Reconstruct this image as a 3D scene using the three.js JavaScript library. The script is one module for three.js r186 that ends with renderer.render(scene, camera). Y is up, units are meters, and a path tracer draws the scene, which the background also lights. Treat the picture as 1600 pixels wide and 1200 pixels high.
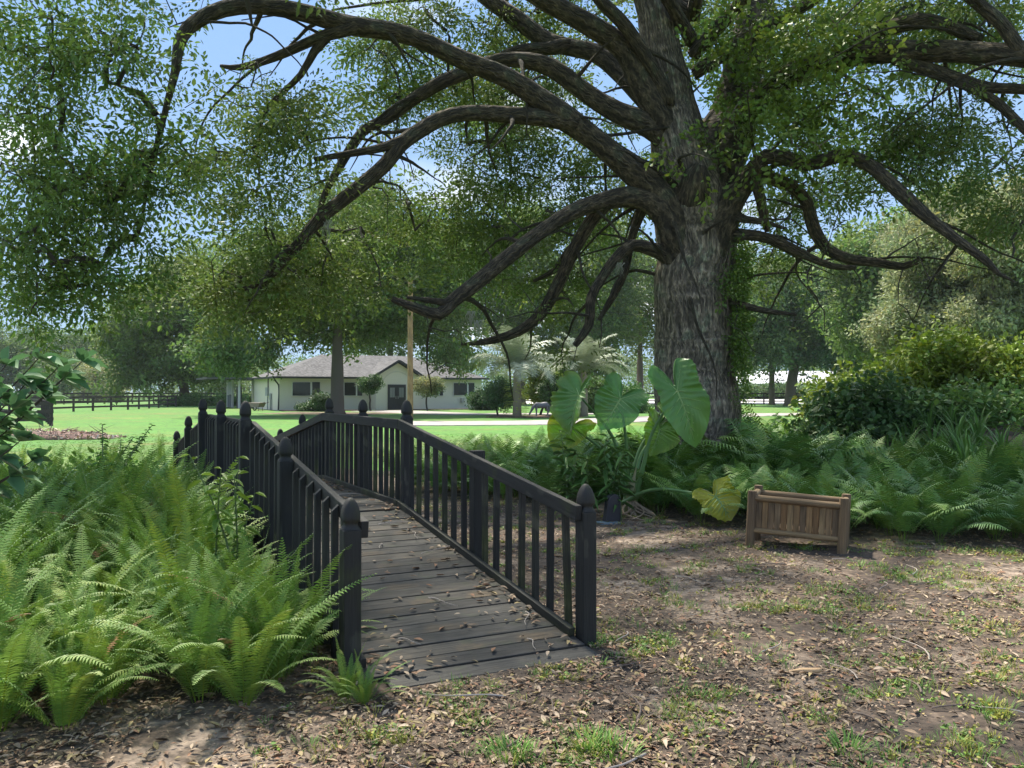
import * as THREE from 'three';
import { mergeGeometries } from 'three/addons/utils/BufferGeometryUtils.js';
import { RoundedBoxGeometry } from 'three/addons/geometries/RoundedBoxGeometry.js';

// ---------------------------------------------------------------- camera, sky, sun, exposure
const scene = new THREE.Scene();
const FOCAL = 1325, PITCH = Math.atan(12 / FOCAL), EYE = 1.5;           // lens in pixels of a 1600 x 1200 frame
const camera = new THREE.PerspectiveCamera(2 * Math.atan(600 / FOCAL) * 180 / Math.PI, 4 / 3, 0.05, 1500);
camera.position.set(0, EYE, 0);
camera.rotation.x = PITCH;
const renderer = new THREE.WebGLRenderer({ antialias: true });
renderer.toneMapping = THREE.LinearToneMapping;
renderer.toneMappingExposure = 3.75;
renderer.shadowMap.enabled = true;

// seeded random numbers and noise
let seed = 1, brushLeaves, brushPile;
function rnd() { seed |= 0; seed = seed + 0x6D2B79F5 | 0; let t = Math.imul(seed ^ seed >>> 15, 1 | seed); t = t + Math.imul(t ^ t >>> 7, 61 | t) ^ t; return ((t ^ t >>> 14) >>> 0) / 4294967296; }
const reseed = s => { seed = s * 7919 + 13; };
const rr = (a, b) => a + (b - a) * rnd();
const gauss = () => (rnd() + rnd() + rnd() + rnd() - 2) * 1.0;
const pick = a => a[Math.floor(rnd() * a.length) % a.length];
const lerp = (a, b, t) => a + (b - a) * t, clamp = (x, a = 0, b = 1) => Math.min(b, Math.max(a, x));
const smooth = (a, b, x) => { const t = clamp((x - a) / (b - a)); return t * t * (3 - 2 * t); };
function hash(x, y, z = 0) { let h = Math.imul(x | 0, 374761393) ^ Math.imul(y | 0, 668265263) ^ Math.imul(z | 0, 2147483647 ^ 97531); h = Math.imul(h ^ h >>> 13, 1274126177); return ((h ^ h >>> 16) >>> 0) / 4294967296; }
function noise(x, y, px = 0, py = 0) {                                    // value noise, periodic if px / py are given
  const xi = Math.floor(x), yi = Math.floor(y), xf = x - xi, yf = y - yi;
  const wx = px ? k => ((k % px) + px) % px : k => k, wy = py ? k => ((k % py) + py) % py : k => k;
  const u = xf * xf * (3 - 2 * xf), v = yf * yf * (3 - 2 * yf);
  const a = hash(wx(xi), wy(yi)), b = hash(wx(xi + 1), wy(yi)), c = hash(wx(xi), wy(yi + 1)), d = hash(wx(xi + 1), wy(yi + 1));
  return lerp(lerp(a, b, u), lerp(c, d, u), v);
}
function fbm(x, y, oct = 4, px = 0, py = 0) { let s = 0, a = 0.5, n = 0; for (let i = 0; i < oct; i++) { s += a * noise(x, y, px, py); n += a; x *= 2; y *= 2; px *= 2; py *= 2; a *= 0.5; x += px ? 0 : 17.3; } return s / n; }
function noise3(x, y, z) { return (noise(x + z * 0.37, y + 11.1) + noise(y - z * 0.71 + 31.7, z + x * 0.23) + noise(z * 0.83 + 5.3, x - y * 0.41)) / 3; }

{ // one computed sky: clear blue air, paler towards the horizon, broken white summer clouds
  const W = 1024, H = 512, data = new Float32Array(W * H * 4);
  for (let j = 0; j < H; j++) for (let i = 0; i < W; i++) {
    const el = ((j + 0.5) / H - 0.5) * Math.PI, az = (i + 0.5) / W * Math.PI * 2, k = (j * W + i) * 4;
    const up = Math.max(0, Math.sin(el)), t = Math.pow(up, 0.55);
    let r = lerp(0.165, 0.06, t), g = lerp(0.225, 0.13, t), b = lerp(0.295, 0.285, t);
    const cx = Math.cos(az), cz = Math.sin(az), q = 1 / (up + 0.22);
    const n = fbm(cx * Math.cos(el) * q * 1.7 + 27, cz * Math.cos(el) * q * 1.7 + 35, 6);
    const c = smooth(0.53, 0.68, n) * smooth(0.0, 0.06, up) * 0.9;
    const w = 0.52 + 0.25 * (fbm(cx * q * 5 + 9, cz * q * 5 + 3, 4) - 0.5);
    r = lerp(r, 0.92 * w, c); g = lerp(g, 0.93 * w, c); b = lerp(b, 0.96 * w, c);
    if (el < 0) { r = 0.16; g = 0.18; b = 0.14; }
    data[k] = r; data[k + 1] = g; data[k + 2] = b; data[k + 3] = 1;
  }
  const sky = new THREE.DataTexture(data, W, H, THREE.RGBAFormat, THREE.FloatType);
  sky.mapping = THREE.EquirectangularReflectionMapping; sky.magFilter = THREE.LinearFilter; sky.minFilter = THREE.LinearFilter; sky.wrapS = THREE.RepeatWrapping; sky.needsUpdate = true;
  scene.background = sky; scene.environment = sky;
}
const sun = new THREE.DirectionalLight(new THREE.Color(1.0, 0.93, 0.82), 2.9);
sun.name = 'sun';
sun.position.set(-0.24 * 60, 0.86 * 60, -0.45 * 60 - 12);
sun.target.position.set(0, 0, -12);
sun.castShadow = true; sun.shadow.radius = 4; sun.shadow.mapSize.set(4096, 4096);
Object.assign(sun.shadow.camera, { left: -60, right: 60, top: 60, bottom: -60, near: 1, far: 200 });
scene.add(sun, sun.target);

// ---------------------------------------------------------------- helpers
const V = (x, y, z) => new THREE.Vector3(x, y, z);
// the point that a direction of the survey photograph meets at a given distance ahead (metres)
function at(px, py, depth) {
  const dx = (px - 800) / FOCAL, dy = -(py - 600) / FOCAL, c = Math.cos(PITCH), s = Math.sin(PITCH);
  const y = dy * c + s, z = dy * s - c, k = depth / -z;
  return V(dx * k, EYE + y * k, -depth);
}
const onGround = (px, depth) => { const p = at(px, 612, depth); p.y = 0; return p; };
const names = new Map();
function numbered(n) { const k = names.get(n) || 0; names.set(n, k + 1); return k ? `${n}_${String(k).padStart(3, '0')}` : n; }
function tag(o, label, category, group) { o.userData.label = label; o.userData.category = category; if (group) o.userData.group = group; return o; }
function thing(name, label, category, pos = V(0, 0, 0), turn = 0, group) {
  const o = new THREE.Group(); o.name = numbered(name); o.position.copy(pos); o.rotation.y = turn; tag(o, label, category, group); scene.add(o); return o;
}
function mesh(name, geo, m, parent = scene, kind) {
  const o = new THREE.Mesh(geo, m); o.name = parent === scene ? numbered(name) : name; if (kind) o.userData.kind = kind; parent.add(o); return o;
}
function tex(w, h, fn, srgb = true, rx = 1, ry = 1) {
  const d = new Uint8Array(w * h * 4);
  for (let j = 0; j < h; j++) for (let i = 0; i < w; i++) { const c = fn(i / w, j / h, i, j), k = (j * w + i) * 4; d[k] = clamp(c[0]) * 255; d[k + 1] = clamp(c[1]) * 255; d[k + 2] = clamp(c[2]) * 255; d[k + 3] = 255; }
  const t = new THREE.DataTexture(d, w, h); t.wrapS = t.wrapT = THREE.RepeatWrapping; t.magFilter = THREE.LinearFilter; t.minFilter = THREE.LinearMipmapLinearFilter; t.generateMipmaps = true;
  if (srgb) t.colorSpace = THREE.SRGBColorSpace; t.repeat.set(rx, ry); t.needsUpdate = true; return t;
}
const lin = (r, g, b) => new THREE.Color().setRGB(r, g, b);
const mat = (r, g, b, rough = 0.85, extra = {}) => new THREE.MeshStandardMaterial({ color: lin(r, g, b), roughness: rough, ...extra });
const leafMat = (r, g, b, tr = 0.42, rough = 0.62) => new THREE.MeshPhysicalMaterial({ color: lin(r, g, b), roughness: rough, specularIntensity: 0.45, transmission: tr, thickness: 0, side: THREE.DoubleSide, vertexColors: true });
function geo(pos, idx, uv, col) {
  const g = new THREE.BufferGeometry(); g.setAttribute('position', new THREE.Float32BufferAttribute(pos, 3));
  if (idx) g.setIndex(idx); if (uv) g.setAttribute('uv', new THREE.Float32BufferAttribute(uv, 2)); if (col) g.setAttribute('color', new THREE.Float32BufferAttribute(col, 3));
  g.computeVertexNormals(); return g;
}
function box(w, h, d, x = 0, y = 0, z = 0, bevel = 0) { const g = bevel ? new RoundedBoxGeometry(w, h, d, 1, bevel) : new THREE.BoxGeometry(w, h, d); g.translate(x, y, z); return g; }
// box with uv in metres, grain running along the longest side, shifted by a random offset
function woodBox(w, h, d, bevel = 0.004) {
  const g = box(w, h, d, 0, 0, 0, bevel), p = g.attributes.position, n = g.attributes.normal, uv = g.attributes.uv, dims = [w, h, d], L = dims.indexOf(Math.max(...dims)), ou = rnd() * 7, ov = rnd() * 7;
  for (let i = 0; i < p.count; i++) {
    const q = [p.getX(i), p.getY(i), p.getZ(i)], nn = [Math.abs(n.getX(i)), Math.abs(n.getY(i)), Math.abs(n.getZ(i))], k = nn.indexOf(Math.max(...nn)), o = [0, 1, 2].filter(a => a !== L && a !== k)[0];
    uv.setXY(i, q[o] + (k === L ? q[3 - o - L] * 0 : 0) + ou, q[L] + ov);
  }
  return g;
}
function catmull(pts, step) {                                            // pts: [{p, r}] -> resampled
  const c = new THREE.CatmullRomCurve3(pts.map(a => a.p), false, 'centripetal'), out = [], n = pts.length - 1;
  for (let i = 0; i < n; i++) { const d = pts[i].p.distanceTo(pts[i + 1].p), k = Math.max(1, Math.round(d / step)); for (let j = 0; j < k; j++) { const t = (i + j / k) / n; out.push({ p: c.getPoint(t), r: lerp(pts[i].r, pts[i + 1].r, j / k) }); } }
  out.push({ p: pts[n].p.clone(), r: pts[n].r }); return out;
}
function tube(pts, sides = 8, { lump = 0, ridge = 0, flute = 0, cap = true, vOff = 0, uvPer = 0 } = {}) {
  const pos = [], uv = [], idx = []; let N = null, vv = vOff; const n = pts.length, u0 = uvPer || Math.max(1, Math.round(pts[0].r * 2 * Math.PI));
  for (let i = 0; i < n; i++) {
    const T = (i < n - 1 ? pts[i + 1].p.clone() : pts[i].p.clone()).sub(i > 0 ? pts[i - 1].p : pts[i].p).normalize();
    if (!N) { N = Math.abs(T.y) > 0.9 ? V(1, 0, 0) : V(0, 1, 0); }
    N.sub(T.clone().multiplyScalar(N.dot(T))).normalize(); const B = T.clone().cross(N);
    if (i) vv += pts[i].p.distanceTo(pts[i - 1].p);
    for (let j = 0; j <= sides; j++) {
      const a = j / sides * Math.PI * 2, c = Math.cos(a), s = Math.sin(a); let r = pts[i].r; const P = pts[i].p, ja = j === sides ? 0 : a;
      if (lump) r *= 1 + lump * (noise3(P.x * 2.2 + Math.cos(ja) * 1.4, P.y * 2.2 + Math.sin(ja) * 1.4, P.z * 2.2) - 0.5) * 2;
      if (flute) r *= 1 + flute * (Math.cos(3 * ja + 0.6 * Math.sin(vv * 0.9)) * 0.5 + Math.cos(7 * ja + vv * 0.35 + 1) * 0.28 - 0.9 * Math.exp(-(((ja - 1.72 - 0.12 * Math.sin(vv * 1.3)) / 0.14) ** 2)));
      if (ridge) { const cj = Math.cos(ja), sj = Math.sin(ja); r += ridge * (Math.abs(noise(cj * 9 + sj * 7 + 40, vv * 2.6 + sj * 5) - 0.5) * 2 + 0.6 * noise(cj * 23 + 9, vv * 5 + sj * 23) - 0.6); }
      pos.push(P.x + (N.x * c + B.x * s) * r, P.y + (N.y * c + B.y * s) * r, P.z + (N.z * c + B.z * s) * r);
      uv.push(j / sides * u0, vv);
    }
  }
  for (let i = 0; i < n - 1; i++) for (let j = 0; j < sides; j++) { const a = i * (sides + 1) + j, b = a + sides + 1; idx.push(a, a + 1, b, a + 1, b + 1, b); }
  if (cap) for (const e of [0, n - 1]) { const k = pos.length / 3, P = pts[e].p; pos.push(P.x, P.y, P.z); uv.push(0, 0); for (let j = 0; j < sides; j++) { const a = e * (sides + 1) + j; idx.push(...(e ? [k, a, a + 1] : [k, a + 1, a])); } }
  return geo(pos, idx, uv);
}
const stick = (a, b, r0, r1 = r0, sides = 6) => tube([{ p: a, r: r0 }, { p: b, r: r1 }], sides);
const M4 = new THREE.Matrix4(), Q4 = new THREE.Quaternion(), UPV = V(0, 1, 0);
function instanced(name, g, m, list, parent = scene, kind = 'stuff') {     // list: [{p, q, s, c}]
  const o = new THREE.InstancedMesh(g, m, list.length); o.name = parent === scene ? numbered(name) : name; o.userData.kind = kind;
  list.forEach((e, i) => { M4.compose(e.p, e.q, typeof e.s === 'number' ? V(e.s, e.s, e.s) : e.s); o.setMatrixAt(i, M4); if (e.c) o.setColorAt(i, e.c); });
  parent.add(o); return o;
}
const quatOf = (yaw, pitch = 0, roll = 0) => new THREE.Quaternion().setFromEuler(new THREE.Euler(pitch, yaw, roll, 'YXZ'));
const randQuat = () => { const u = rnd(), v = rnd() * 6.283, w = rnd() * 6.283; return new THREE.Quaternion(Math.sqrt(1 - u) * Math.sin(v), Math.sqrt(1 - u) * Math.cos(v), Math.sqrt(u) * Math.sin(w), Math.sqrt(u) * Math.cos(w)); };

// ---------------------------------------------------------------- textures (what surfaces are made of)
function voronoi(nx, ny, jit = 0.9) { return (u, v) => { const x = u * nx, y = v * ny, xi = Math.floor(x), yi = Math.floor(y); let f1 = 9, f2 = 9, id = 0; for (let a = -1; a <= 1; a++) for (let b = -1; b <= 1; b++) { const cx = ((xi + a) % nx + nx) % nx, cy = ((yi + b) % ny + ny) % ny, px = xi + a + 0.5 + (hash(cx, cy, 1) - 0.5) * jit, py = yi + b + 0.5 + (hash(cx, cy, 2) - 0.5) * jit, d = Math.hypot(px - x, py - y); if (d < f1) { f2 = f1; f1 = d; id = hash(cx, cy, 3); } else if (d < f2) f2 = d; } return [f2 - f1, id]; }; }
const ridged = (u, v, a, b) => 1 - Math.abs(2 * noise(u * a, v * b, a, b) - 1);
const barkAt = (u, v) => { const w = (fbm(u * 7, v * 7, 3, 7, 7) - 0.5) * 0.09, w2 = (noise(u * 22 + 3, v * 22, 22, 22) - 0.5) * 0.02, x = u + w + w2, h = 0.62 * ridged(x, v, 26, 5) + 0.38 * ridged(x + 0.31, v + w, 48, 11), brk = smooth(0.25, 0.5, noise(u * 30 + 7, v * 16 + 2, 30, 16)); return [clamp(Math.pow(h, 1.6) * (0.6 + 0.4 * brk)), brk]; };
const barkMap = tex(1024, 1024, (u, v) => { const [h] = barkAt(u, v), f = fbm(u * 90, v * 40, 3, 90, 40), lich = smooth(0.54, 0.72, fbm(u * 5 + 3, v * 5, 4, 5, 5)); const k = (0.42 + 0.75 * h) * (0.72 + 0.56 * f); return [lerp(0.60, 0.58, lich) * k, lerp(0.545, 0.58, lich) * k, lerp(0.47, 0.49, lich) * k]; });
const barkBump = tex(1024, 1024, (u, v) => { const [h0] = barkAt(u, v), h = h0 * 0.85 + 0.15 * fbm(u * 70, v * 40, 3, 70, 40); return [h, h, h]; }, false);
const barkMat = new THREE.MeshStandardMaterial({ map: barkMap, bumpMap: barkBump, bumpScale: 0.05, roughness: 0.95 });
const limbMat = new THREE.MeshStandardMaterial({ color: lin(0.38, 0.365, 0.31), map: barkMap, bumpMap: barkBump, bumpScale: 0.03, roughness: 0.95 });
const twigMat = mat(0.055, 0.047, 0.037, 0.95);
const farBark = mat(0.13, 0.105, 0.08, 0.95);
const grain = (u, v, k = 1) => fbm(u * 46 * k, v * 5, 4, 46 * k, 5) * 0.6 + 0.4 * fbm(u * 130, v * 9, 2, 130, 9);
const deckMap = tex(512, 512, (u, v) => { const g = grain(u, v), wear = smooth(0.50, 0.72, fbm(u * 7, v * 5 + 2, 5, 7, 5)), alg = smooth(0.55, 0.8, fbm(u * 9 + 4, v * 9 + 1, 4, 9, 9)), k = 0.55 + 0.75 * g; let r = lerp(0.295, 0.39, wear), gg = lerp(0.285, 0.345, wear), b = lerp(0.262, 0.28, wear); r = lerp(r, 0.30, alg * 0.5); gg = lerp(gg, 0.315, alg * 0.5); b = lerp(b, 0.24, alg * 0.5); return [r * k, gg * k, b * k]; });
const deckBump = tex(512, 512, (u, v) => { const g = grain(u, v); return [g, g, g]; }, false);
const blackMap = tex(512, 512, (u, v) => { const g = grain(u, v), alg = smooth(0.46, 0.70, fbm(u * 6 + 1, v * 3 + 5, 5, 6, 3)), worn = smooth(0.62, 0.78, fbm(u * 14, v * 6, 4, 14, 6)), k = 0.62 + 0.7 * g; let r = lerp(0.135, 0.21, alg), gg = lerp(0.132, 0.225, alg), b = lerp(0.12, 0.10, alg); r = lerp(r, 0.30, worn * 0.6); gg = lerp(gg, 0.29, worn * 0.6); b = lerp(b, 0.25, worn * 0.6); return [r * k, gg * k, b * k]; });
const deckMats = [[0.9, 0.9, 0.88], [0.72, 0.73, 0.73], [1.05, 1.0, 0.92], [0.62, 0.62, 0.62]].map(c => new THREE.MeshStandardMaterial({ color: lin(...c), map: deckMap, bumpMap: deckBump, bumpScale: 0.004, roughness: 0.82 }));
const blackMats = [[1, 1, 1], [0.8, 0.84, 0.8], [1.25, 1.3, 1.05]].map(c => new THREE.MeshStandardMaterial({ color: lin(...c), map: blackMap, bumpMap: deckBump, bumpScale: 0.003, roughness: 0.72 }));
const logMap = tex(256, 512, (u, v) => { const g = grain(u, v, 0.5), k = 0.6 + 0.75 * g, t = fbm(u * 4, v * 3, 3, 4, 3); return [lerp(0.56, 0.48, t) * k, lerp(0.47, 0.42, t) * k, lerp(0.35, 0.33, t) * k]; });
const dirtMap = tex(1024, 1024, (u, v) => { const a = fbm(u * 6, v * 6, 5, 6, 6), b = fbm(u * 90 + 3, v * 90, 3, 90, 90), c = fbm(u * 24, v * 24, 3, 24, 24), k = 0.42 + 0.72 * b + 0.46 * c; const sand = smooth(0.48, 0.68, a); return [lerp(0.37, 0.54, sand) * k, lerp(0.32, 0.485, sand) * k, lerp(0.275, 0.435, sand) * k]; });
const dirtBump = tex(1024, 1024, (u, v) => { const h = fbm(u * 40, v * 40, 5, 40, 40) * 0.7 + 0.3 * fbm(u * 10, v * 10, 3, 10, 10); return [h, h, h]; }, false);
const lawnMap = tex(1024, 1024, (u, v) => { const a = fbm(u * 5, v * 5, 4, 5, 5), b = fbm(u * 120, v * 120, 3, 120, 120), c = fbm(u * 28, v * 28, 3, 28, 28), k = 0.6 + 0.5 * b + 0.3 * c, dry = smooth(0.52, 0.75, a); return [lerp(0.31, 0.40, dry) * k, lerp(0.50, 0.49, dry) * k, lerp(0.14, 0.175, dry) * k]; });
const concreteMap = tex(512, 512, (u, v) => { const k = 0.8 + 0.25 * fbm(u * 8, v * 8, 5, 8, 8) + 0.12 * (fbm(u * 80, v * 80, 2, 80, 80) - 0.5); return [0.66 * k, 0.63 * k, 0.60 * k]; });

// ---------------------------------------------------------------- ground
{ // lawn: one sheet to the horizon, gently uneven far away
  const g = new THREE.PlaneGeometry(900, 900, 260, 260); g.rotateX(-Math.PI / 2);
  const p = g.attributes.position, uv = g.attributes.uv, col = [];
  for (let i = 0; i < p.count; i++) { const x = p.getX(i), z = p.getZ(i); uv.setXY(i, x / 9, z / 9); const n = fbm(x * 0.06 + 7, z * 0.06 + 3, 4), dry = smooth(0.52, 0.66, fbm(x * 0.11 + 31, z * 0.16 + 8, 4)); col.push((0.48 + 0.42 * n) * (1 + 0.35 * dry), (0.56 + 0.34 * n) * (1 - 0.12 * dry), (0.5 + 0.35 * n) * (1 + 0.1 * dry)); }
  g.setAttribute('color', new THREE.Float32BufferAttribute(col, 3));
  mesh('lawn_ground', g, new THREE.MeshStandardMaterial({ map: lawnMap, roughness: 0.95, vertexColors: true }), scene, 'structure');
}
const inDirt = (x, z) => { const d = -z, edge = 15.5 + 3.0 * fbm(x * 0.5 + 3, 2.2, 3) - 0.12 * Math.abs(x - 3); return d < edge && d > -6; };
{ // bare sandy soil under the oak, a sheet with an uneven outline laid on the lawn
  const nx = 150, nz = 150, pos = [], uv = [], col = [], idx = [];
  for (let j = 0; j <= nz; j++) for (let i = 0; i <= nx; i++) {
    const x = lerp(-16, 17, i / nx), z = lerp(-21, 7, j / nz), h = 0.006 + 0.022 * (fbm(x * 1.1 + 9, z * 1.1, 4)) * (inDirt(x, z) ? 1 : 0.2);
    pos.push(x, h, z); uv.push(x / 2.6, z / 2.6); const n = fbm(x * 0.9 + 50, z * 0.9 + 21, 4), m = fbm(x * 0.35 + 5, z * 0.35 + 2, 3), k = 0.25 + 0.76 * n * (0.5 + m); col.push(k, k * 0.98, k * 0.92);
  }
  for (let j = 0; j < nz; j++) for (let i = 0; i < nx; i++) { const a = j * (nx + 1) + i, cx = lerp(-16, 17, (i + 0.5) / nx), cz = lerp(-21, 7, (j + 0.5) / nz); if (inDirt(cx, cz)) idx.push(a, a + nx + 1, a + 1, a + 1, a + nx + 1, a + nx + 2); }
  mesh('bare_soil', geo(pos, idx, uv, col), new THREE.MeshStandardMaterial({ map: dirtMap, bumpMap: dirtBump, bumpScale: 0.02, roughness: 1, vertexColors: true }), scene, 'structure');
}
function strip(name, pts, w, y, m, kind = 'structure') { // a paved strip along a centre line
  const c = new THREE.CatmullRomCurve3(pts), n = 60, pos = [], uv = [], idx = [];
  for (let i = 0; i <= n; i++) { const p = c.getPoint(i / n), t = c.getTangent(i / n), s = V(-t.z, 0, t.x).normalize(), ww = typeof w === 'number' ? w : lerp(w[0], w[1], i / n); for (const [k, yy] of [[-1, -0.05], [-1, y], [1, y], [1, -0.05]]) { pos.push(p.x + s.x * ww / 2 * k, yy, p.z + s.z * ww / 2 * k); uv.push((p.x + s.x * ww / 2 * k) / 3, (p.z + s.z * ww / 2 * k) / 3); } if (i < n) for (let k = 0; k < 3; k++) { const a = i * 4 + k; idx.push(a, a + 1, a + 4, a + 1, a + 5, a + 4); } }
  return mesh(name, geo(pos, idx, uv), m, scene, kind);
}
const concreteMat = new THREE.MeshStandardMaterial({ map: concreteMap, roughness: 0.9, color: lin(0.85, 0.85, 0.86) });
strip('driveway', [onGround(560, 40), onGround(700, 40), onGround(850, 41), onGround(1000, 46), onGround(1180, 55), onGround(1330, 57), onGround(1500, 60), onGround(1800, 70)], [5.5, 4], 0.03, concreteMat);
strip('front_walk', [onGround(590, 66), onGround(640, 62), onGround(690, 58), onGround(740, 56), onGround(800, 56.5), onGround(960, 57)], [4.5, 3], 0.035, concreteMat);
{ // pale sand riding arena beyond the far fence, and mulch beds along the house
  const sand = mat(0.52, 0.49, 0.48, 0.95);
  const g = new THREE.PlaneGeometry(110, 60); g.rotateX(-Math.PI / 2); g.translate(52, 0.02, -135); mesh('sand_arena', g, sand, scene, 'structure');
  const soilM = new THREE.MeshStandardMaterial({ map: dirtMap, color: lin(0.55, 0.42, 0.36), roughness: 1 });
  strip('mulch_bed', [onGround(438, 65.6), onGround(500, 66.6), onGround(560, 68)], 2.4, 0.05, soilM);
  strip('mulch_bed', [onGround(640, 70), onGround(690, 71), onGround(750, 72.6)], 2.0, 0.05, soilM);
  strip('mulch_bed', [onGround(770, 51), onGround(830, 50.5), onGround(900, 51)], 3.4, 0.05, soilM);
  strip('worn_lawn_path', [onGround(430, 60), onGround(500, 59), onGround(560, 58), onGround(600, 57)], 6, 0.008, new THREE.MeshStandardMaterial({ map: dirtMap, color: lin(0.75, 0.72, 0.55), roughness: 1 }));
}

// ---------------------------------------------------------------- leaves and trees
function addLeaf(A, P, dir, nrm, L, W, tint, fold = 0.25, droop = 0.15) {   // a folded leaf of four faces: base, shoulders, tip
  const side = dir.clone().cross(nrm).normalize(), n2 = nrm.clone(), k = A.pos.length / 3;
  const pt = (a, s, h) => { const q = P.clone().addScaledVector(dir, a * L).addScaledVector(side, s * W).addScaledVector(n2, h * W); q.y -= droop * L * a * a; A.pos.push(q.x, q.y, q.z); A.col.push(...tint); };
  pt(0, 0, 0); pt(0.32, -0.5, fold); pt(0.68, -0.42, fold); pt(1, 0, 0); pt(0.68, 0.42, fold); pt(0.32, 0.5, fold);
  A.idx.push(k, k + 1, k + 2, k, k + 2, k + 3, k, k + 3, k + 4, k, k + 4, k + 5);
}
function rndDir() { const z = rr(-1, 1), a = rnd() * 6.2832, s = Math.sqrt(1 - z * z); return V(s * Math.cos(a), z, s * Math.sin(a)); }
// a spray: a little twig along +z with leaves all round it
function sprayGeo(nLeaf, len, L, W, { spread = 0.9, warm = 0.12, stem = true } = {}) {
  const A = { pos: [], col: [], idx: [] };
  for (let i = 0; i < nLeaf; i++) {
    const t = Math.pow((i + 0.5) / nLeaf, 0.8), a = i * 2.39996 + rr(-0.5, 0.5), off = V(Math.cos(a), Math.sin(a), 0);
    const P = V(0, 0, t * len).addScaledVector(off, 0.02 * len + rr(0, 0.22) * len * spread).add(V(0, -0.12 * len * t * t, 0));
    const dir = off.multiplyScalar(rr(0.5, 1.1)).add(V(0, rr(-0.35, 0.15), rr(0.2, 1))).normalize();
    let n = UPV.clone().addScaledVector(rndDir(), 0.75); n.sub(dir.clone().multiplyScalar(n.dot(dir))).normalize();
    const b = rr(0.72, 1.2), y = rnd() < warm ? rr(0.2, 0.7) : rr(0, 0.12), s = rr(0.65, 1.15);
    addLeaf(A, P, dir, n, L * s, W * s, [b * (1 + y * 0.6), b * (1 + y * 0.35), b * (1 - y * 0.4)], rr(0.1, 0.35), rr(0, 0.3));
  }
  if (stem) for (const s of [-1, 1]) { const k = A.pos.length / 3, w = len * 0.008; A.pos.push(-w * s, 0, 0, w * s, 0, 0, 0, -0.12 * len, len); A.col.push(0.9, 0.55, 0.5, 0.9, 0.55, 0.5, 0.9, 0.6, 0.5); A.idx.push(k, k + 1, k + 2); }
  return geo(A.pos, A.idx, null, A.col);
}
// a puff: leaves scattered through a flattened ball, for trees further away
function puffGeo(n, R, L, W, warm = 0.15) {
  const A = { pos: [], col: [], idx: [] };
  for (let i = 0; i < n; i++) {
    const d = rndDir(), P = d.clone().multiplyScalar(R * Math.cbrt(rnd())); P.y *= 0.7;
    const dir = rndDir(); dir.y -= 0.25; dir.normalize(); let nn = UPV.clone().addScaledVector(rndDir(), 0.8); nn.sub(dir.clone().multiplyScalar(nn.dot(dir))).normalize();
    const b = rr(0.65, 1.25), y = rnd() < warm ? rr(0.2, 0.6) : 0, s = rr(0.6, 1.2);
    addLeaf(A, P, dir, nn, L * s, W * s, [b * (1 + 0.6 * y), b * (1 + 0.3 * y), b * (1 - 0.5 * y)], rr(0, 0.3), rr(0, 0.3));
  }
  return geo(A.pos, A.idx, null, A.col);
}
reseed(3);
const oakSprays = [0, 1, 2, 3].map(i => sprayGeo(34, 0.42 + 0.06 * i, 0.074, 0.031, { warm: [0.05, 0.08, 0.12, 0.06][i] }));
const vineSprays = [0, 1].map(() => sprayGeo(14, 0.42, 0.11, 0.07, { warm: 0.3, spread: 1.1 }));
const puffs = [0, 1, 2].map(i => puffGeo(70, 0.95, 0.26, 0.13, 0.12 + 0.06 * i));
const oakLeaf = leafMat(0.155, 0.225, 0.066, 0.5, 0.7), vineLeaf = leafMat(0.21, 0.31, 0.06, 0.52, 0.55);

// grow small branches from a skeleton of nodes to a cloud of points; returns tubes and the nodes added
function grow(skeleton, targets, { r0 = 0.006, step = 0.3, sag = 0.06, maxR = 0.07, sides = 5 } = {}) {
  const nodes = skeleton.map(s => ({ p: s.p, parent: -1, w: 0, fixed: true, maxr: s.r }));
  const tgt = targets.map(t => { let d = 1e9; for (const n of nodes) d = Math.min(d, n.p.distanceToSquared(t.p)); return { ...t, d }; }).sort((a, b) => a.d - b.d);
  const chains = [];
  for (const t of tgt) {
    let best = 0, bd = 1e9; for (let i = 0; i < nodes.length; i++) { const d = nodes[i].p.distanceToSquared(t.p); if (d < bd) { bd = d; best = i; } }
    const A = nodes[best].p, D = Math.sqrt(bd), k = Math.max(2, Math.ceil(D / step)), ids = [best]; let par = best;
    const bend = rndDir().multiplyScalar(D * 0.16);
    for (let i = 1; i <= k; i++) { const u = i / k, q = A.clone().lerp(t.p, u).addScaledVector(bend, Math.sin(u * Math.PI)).add(rndDir().multiplyScalar(0.03 * Math.min(1, D) * (i < k ? 1 : 0))); q.y += Math.sin(u * Math.PI) * sag * D; nodes.push({ p: q, parent: par, w: i === k ? 1 : 0 }); par = nodes.length - 1; ids.push(par); }
    chains.push(ids);
  }
  for (let i = nodes.length - 1; i >= 0; i--) if (nodes[i].parent >= 0) nodes[nodes[i].parent].w += nodes[i].w;
  const R = n => Math.min(maxR, r0 * Math.pow(Math.max(n.w, 1), 0.5)), gs = [];
  for (const ids of chains) { const pts = ids.map((id, j) => ({ p: nodes[id].p, r: j === 0 ? Math.min(R(nodes[ids[1]]) * 1.1, nodes[id].fixed ? nodes[id].maxr : 9) : j === ids.length - 1 ? r0 * 0.5 : R(nodes[id]) })); gs.push(tube(pts, sides, { cap: false })); }
  return { geo: mergeGeometries(gs), nodes, chains };
}
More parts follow.
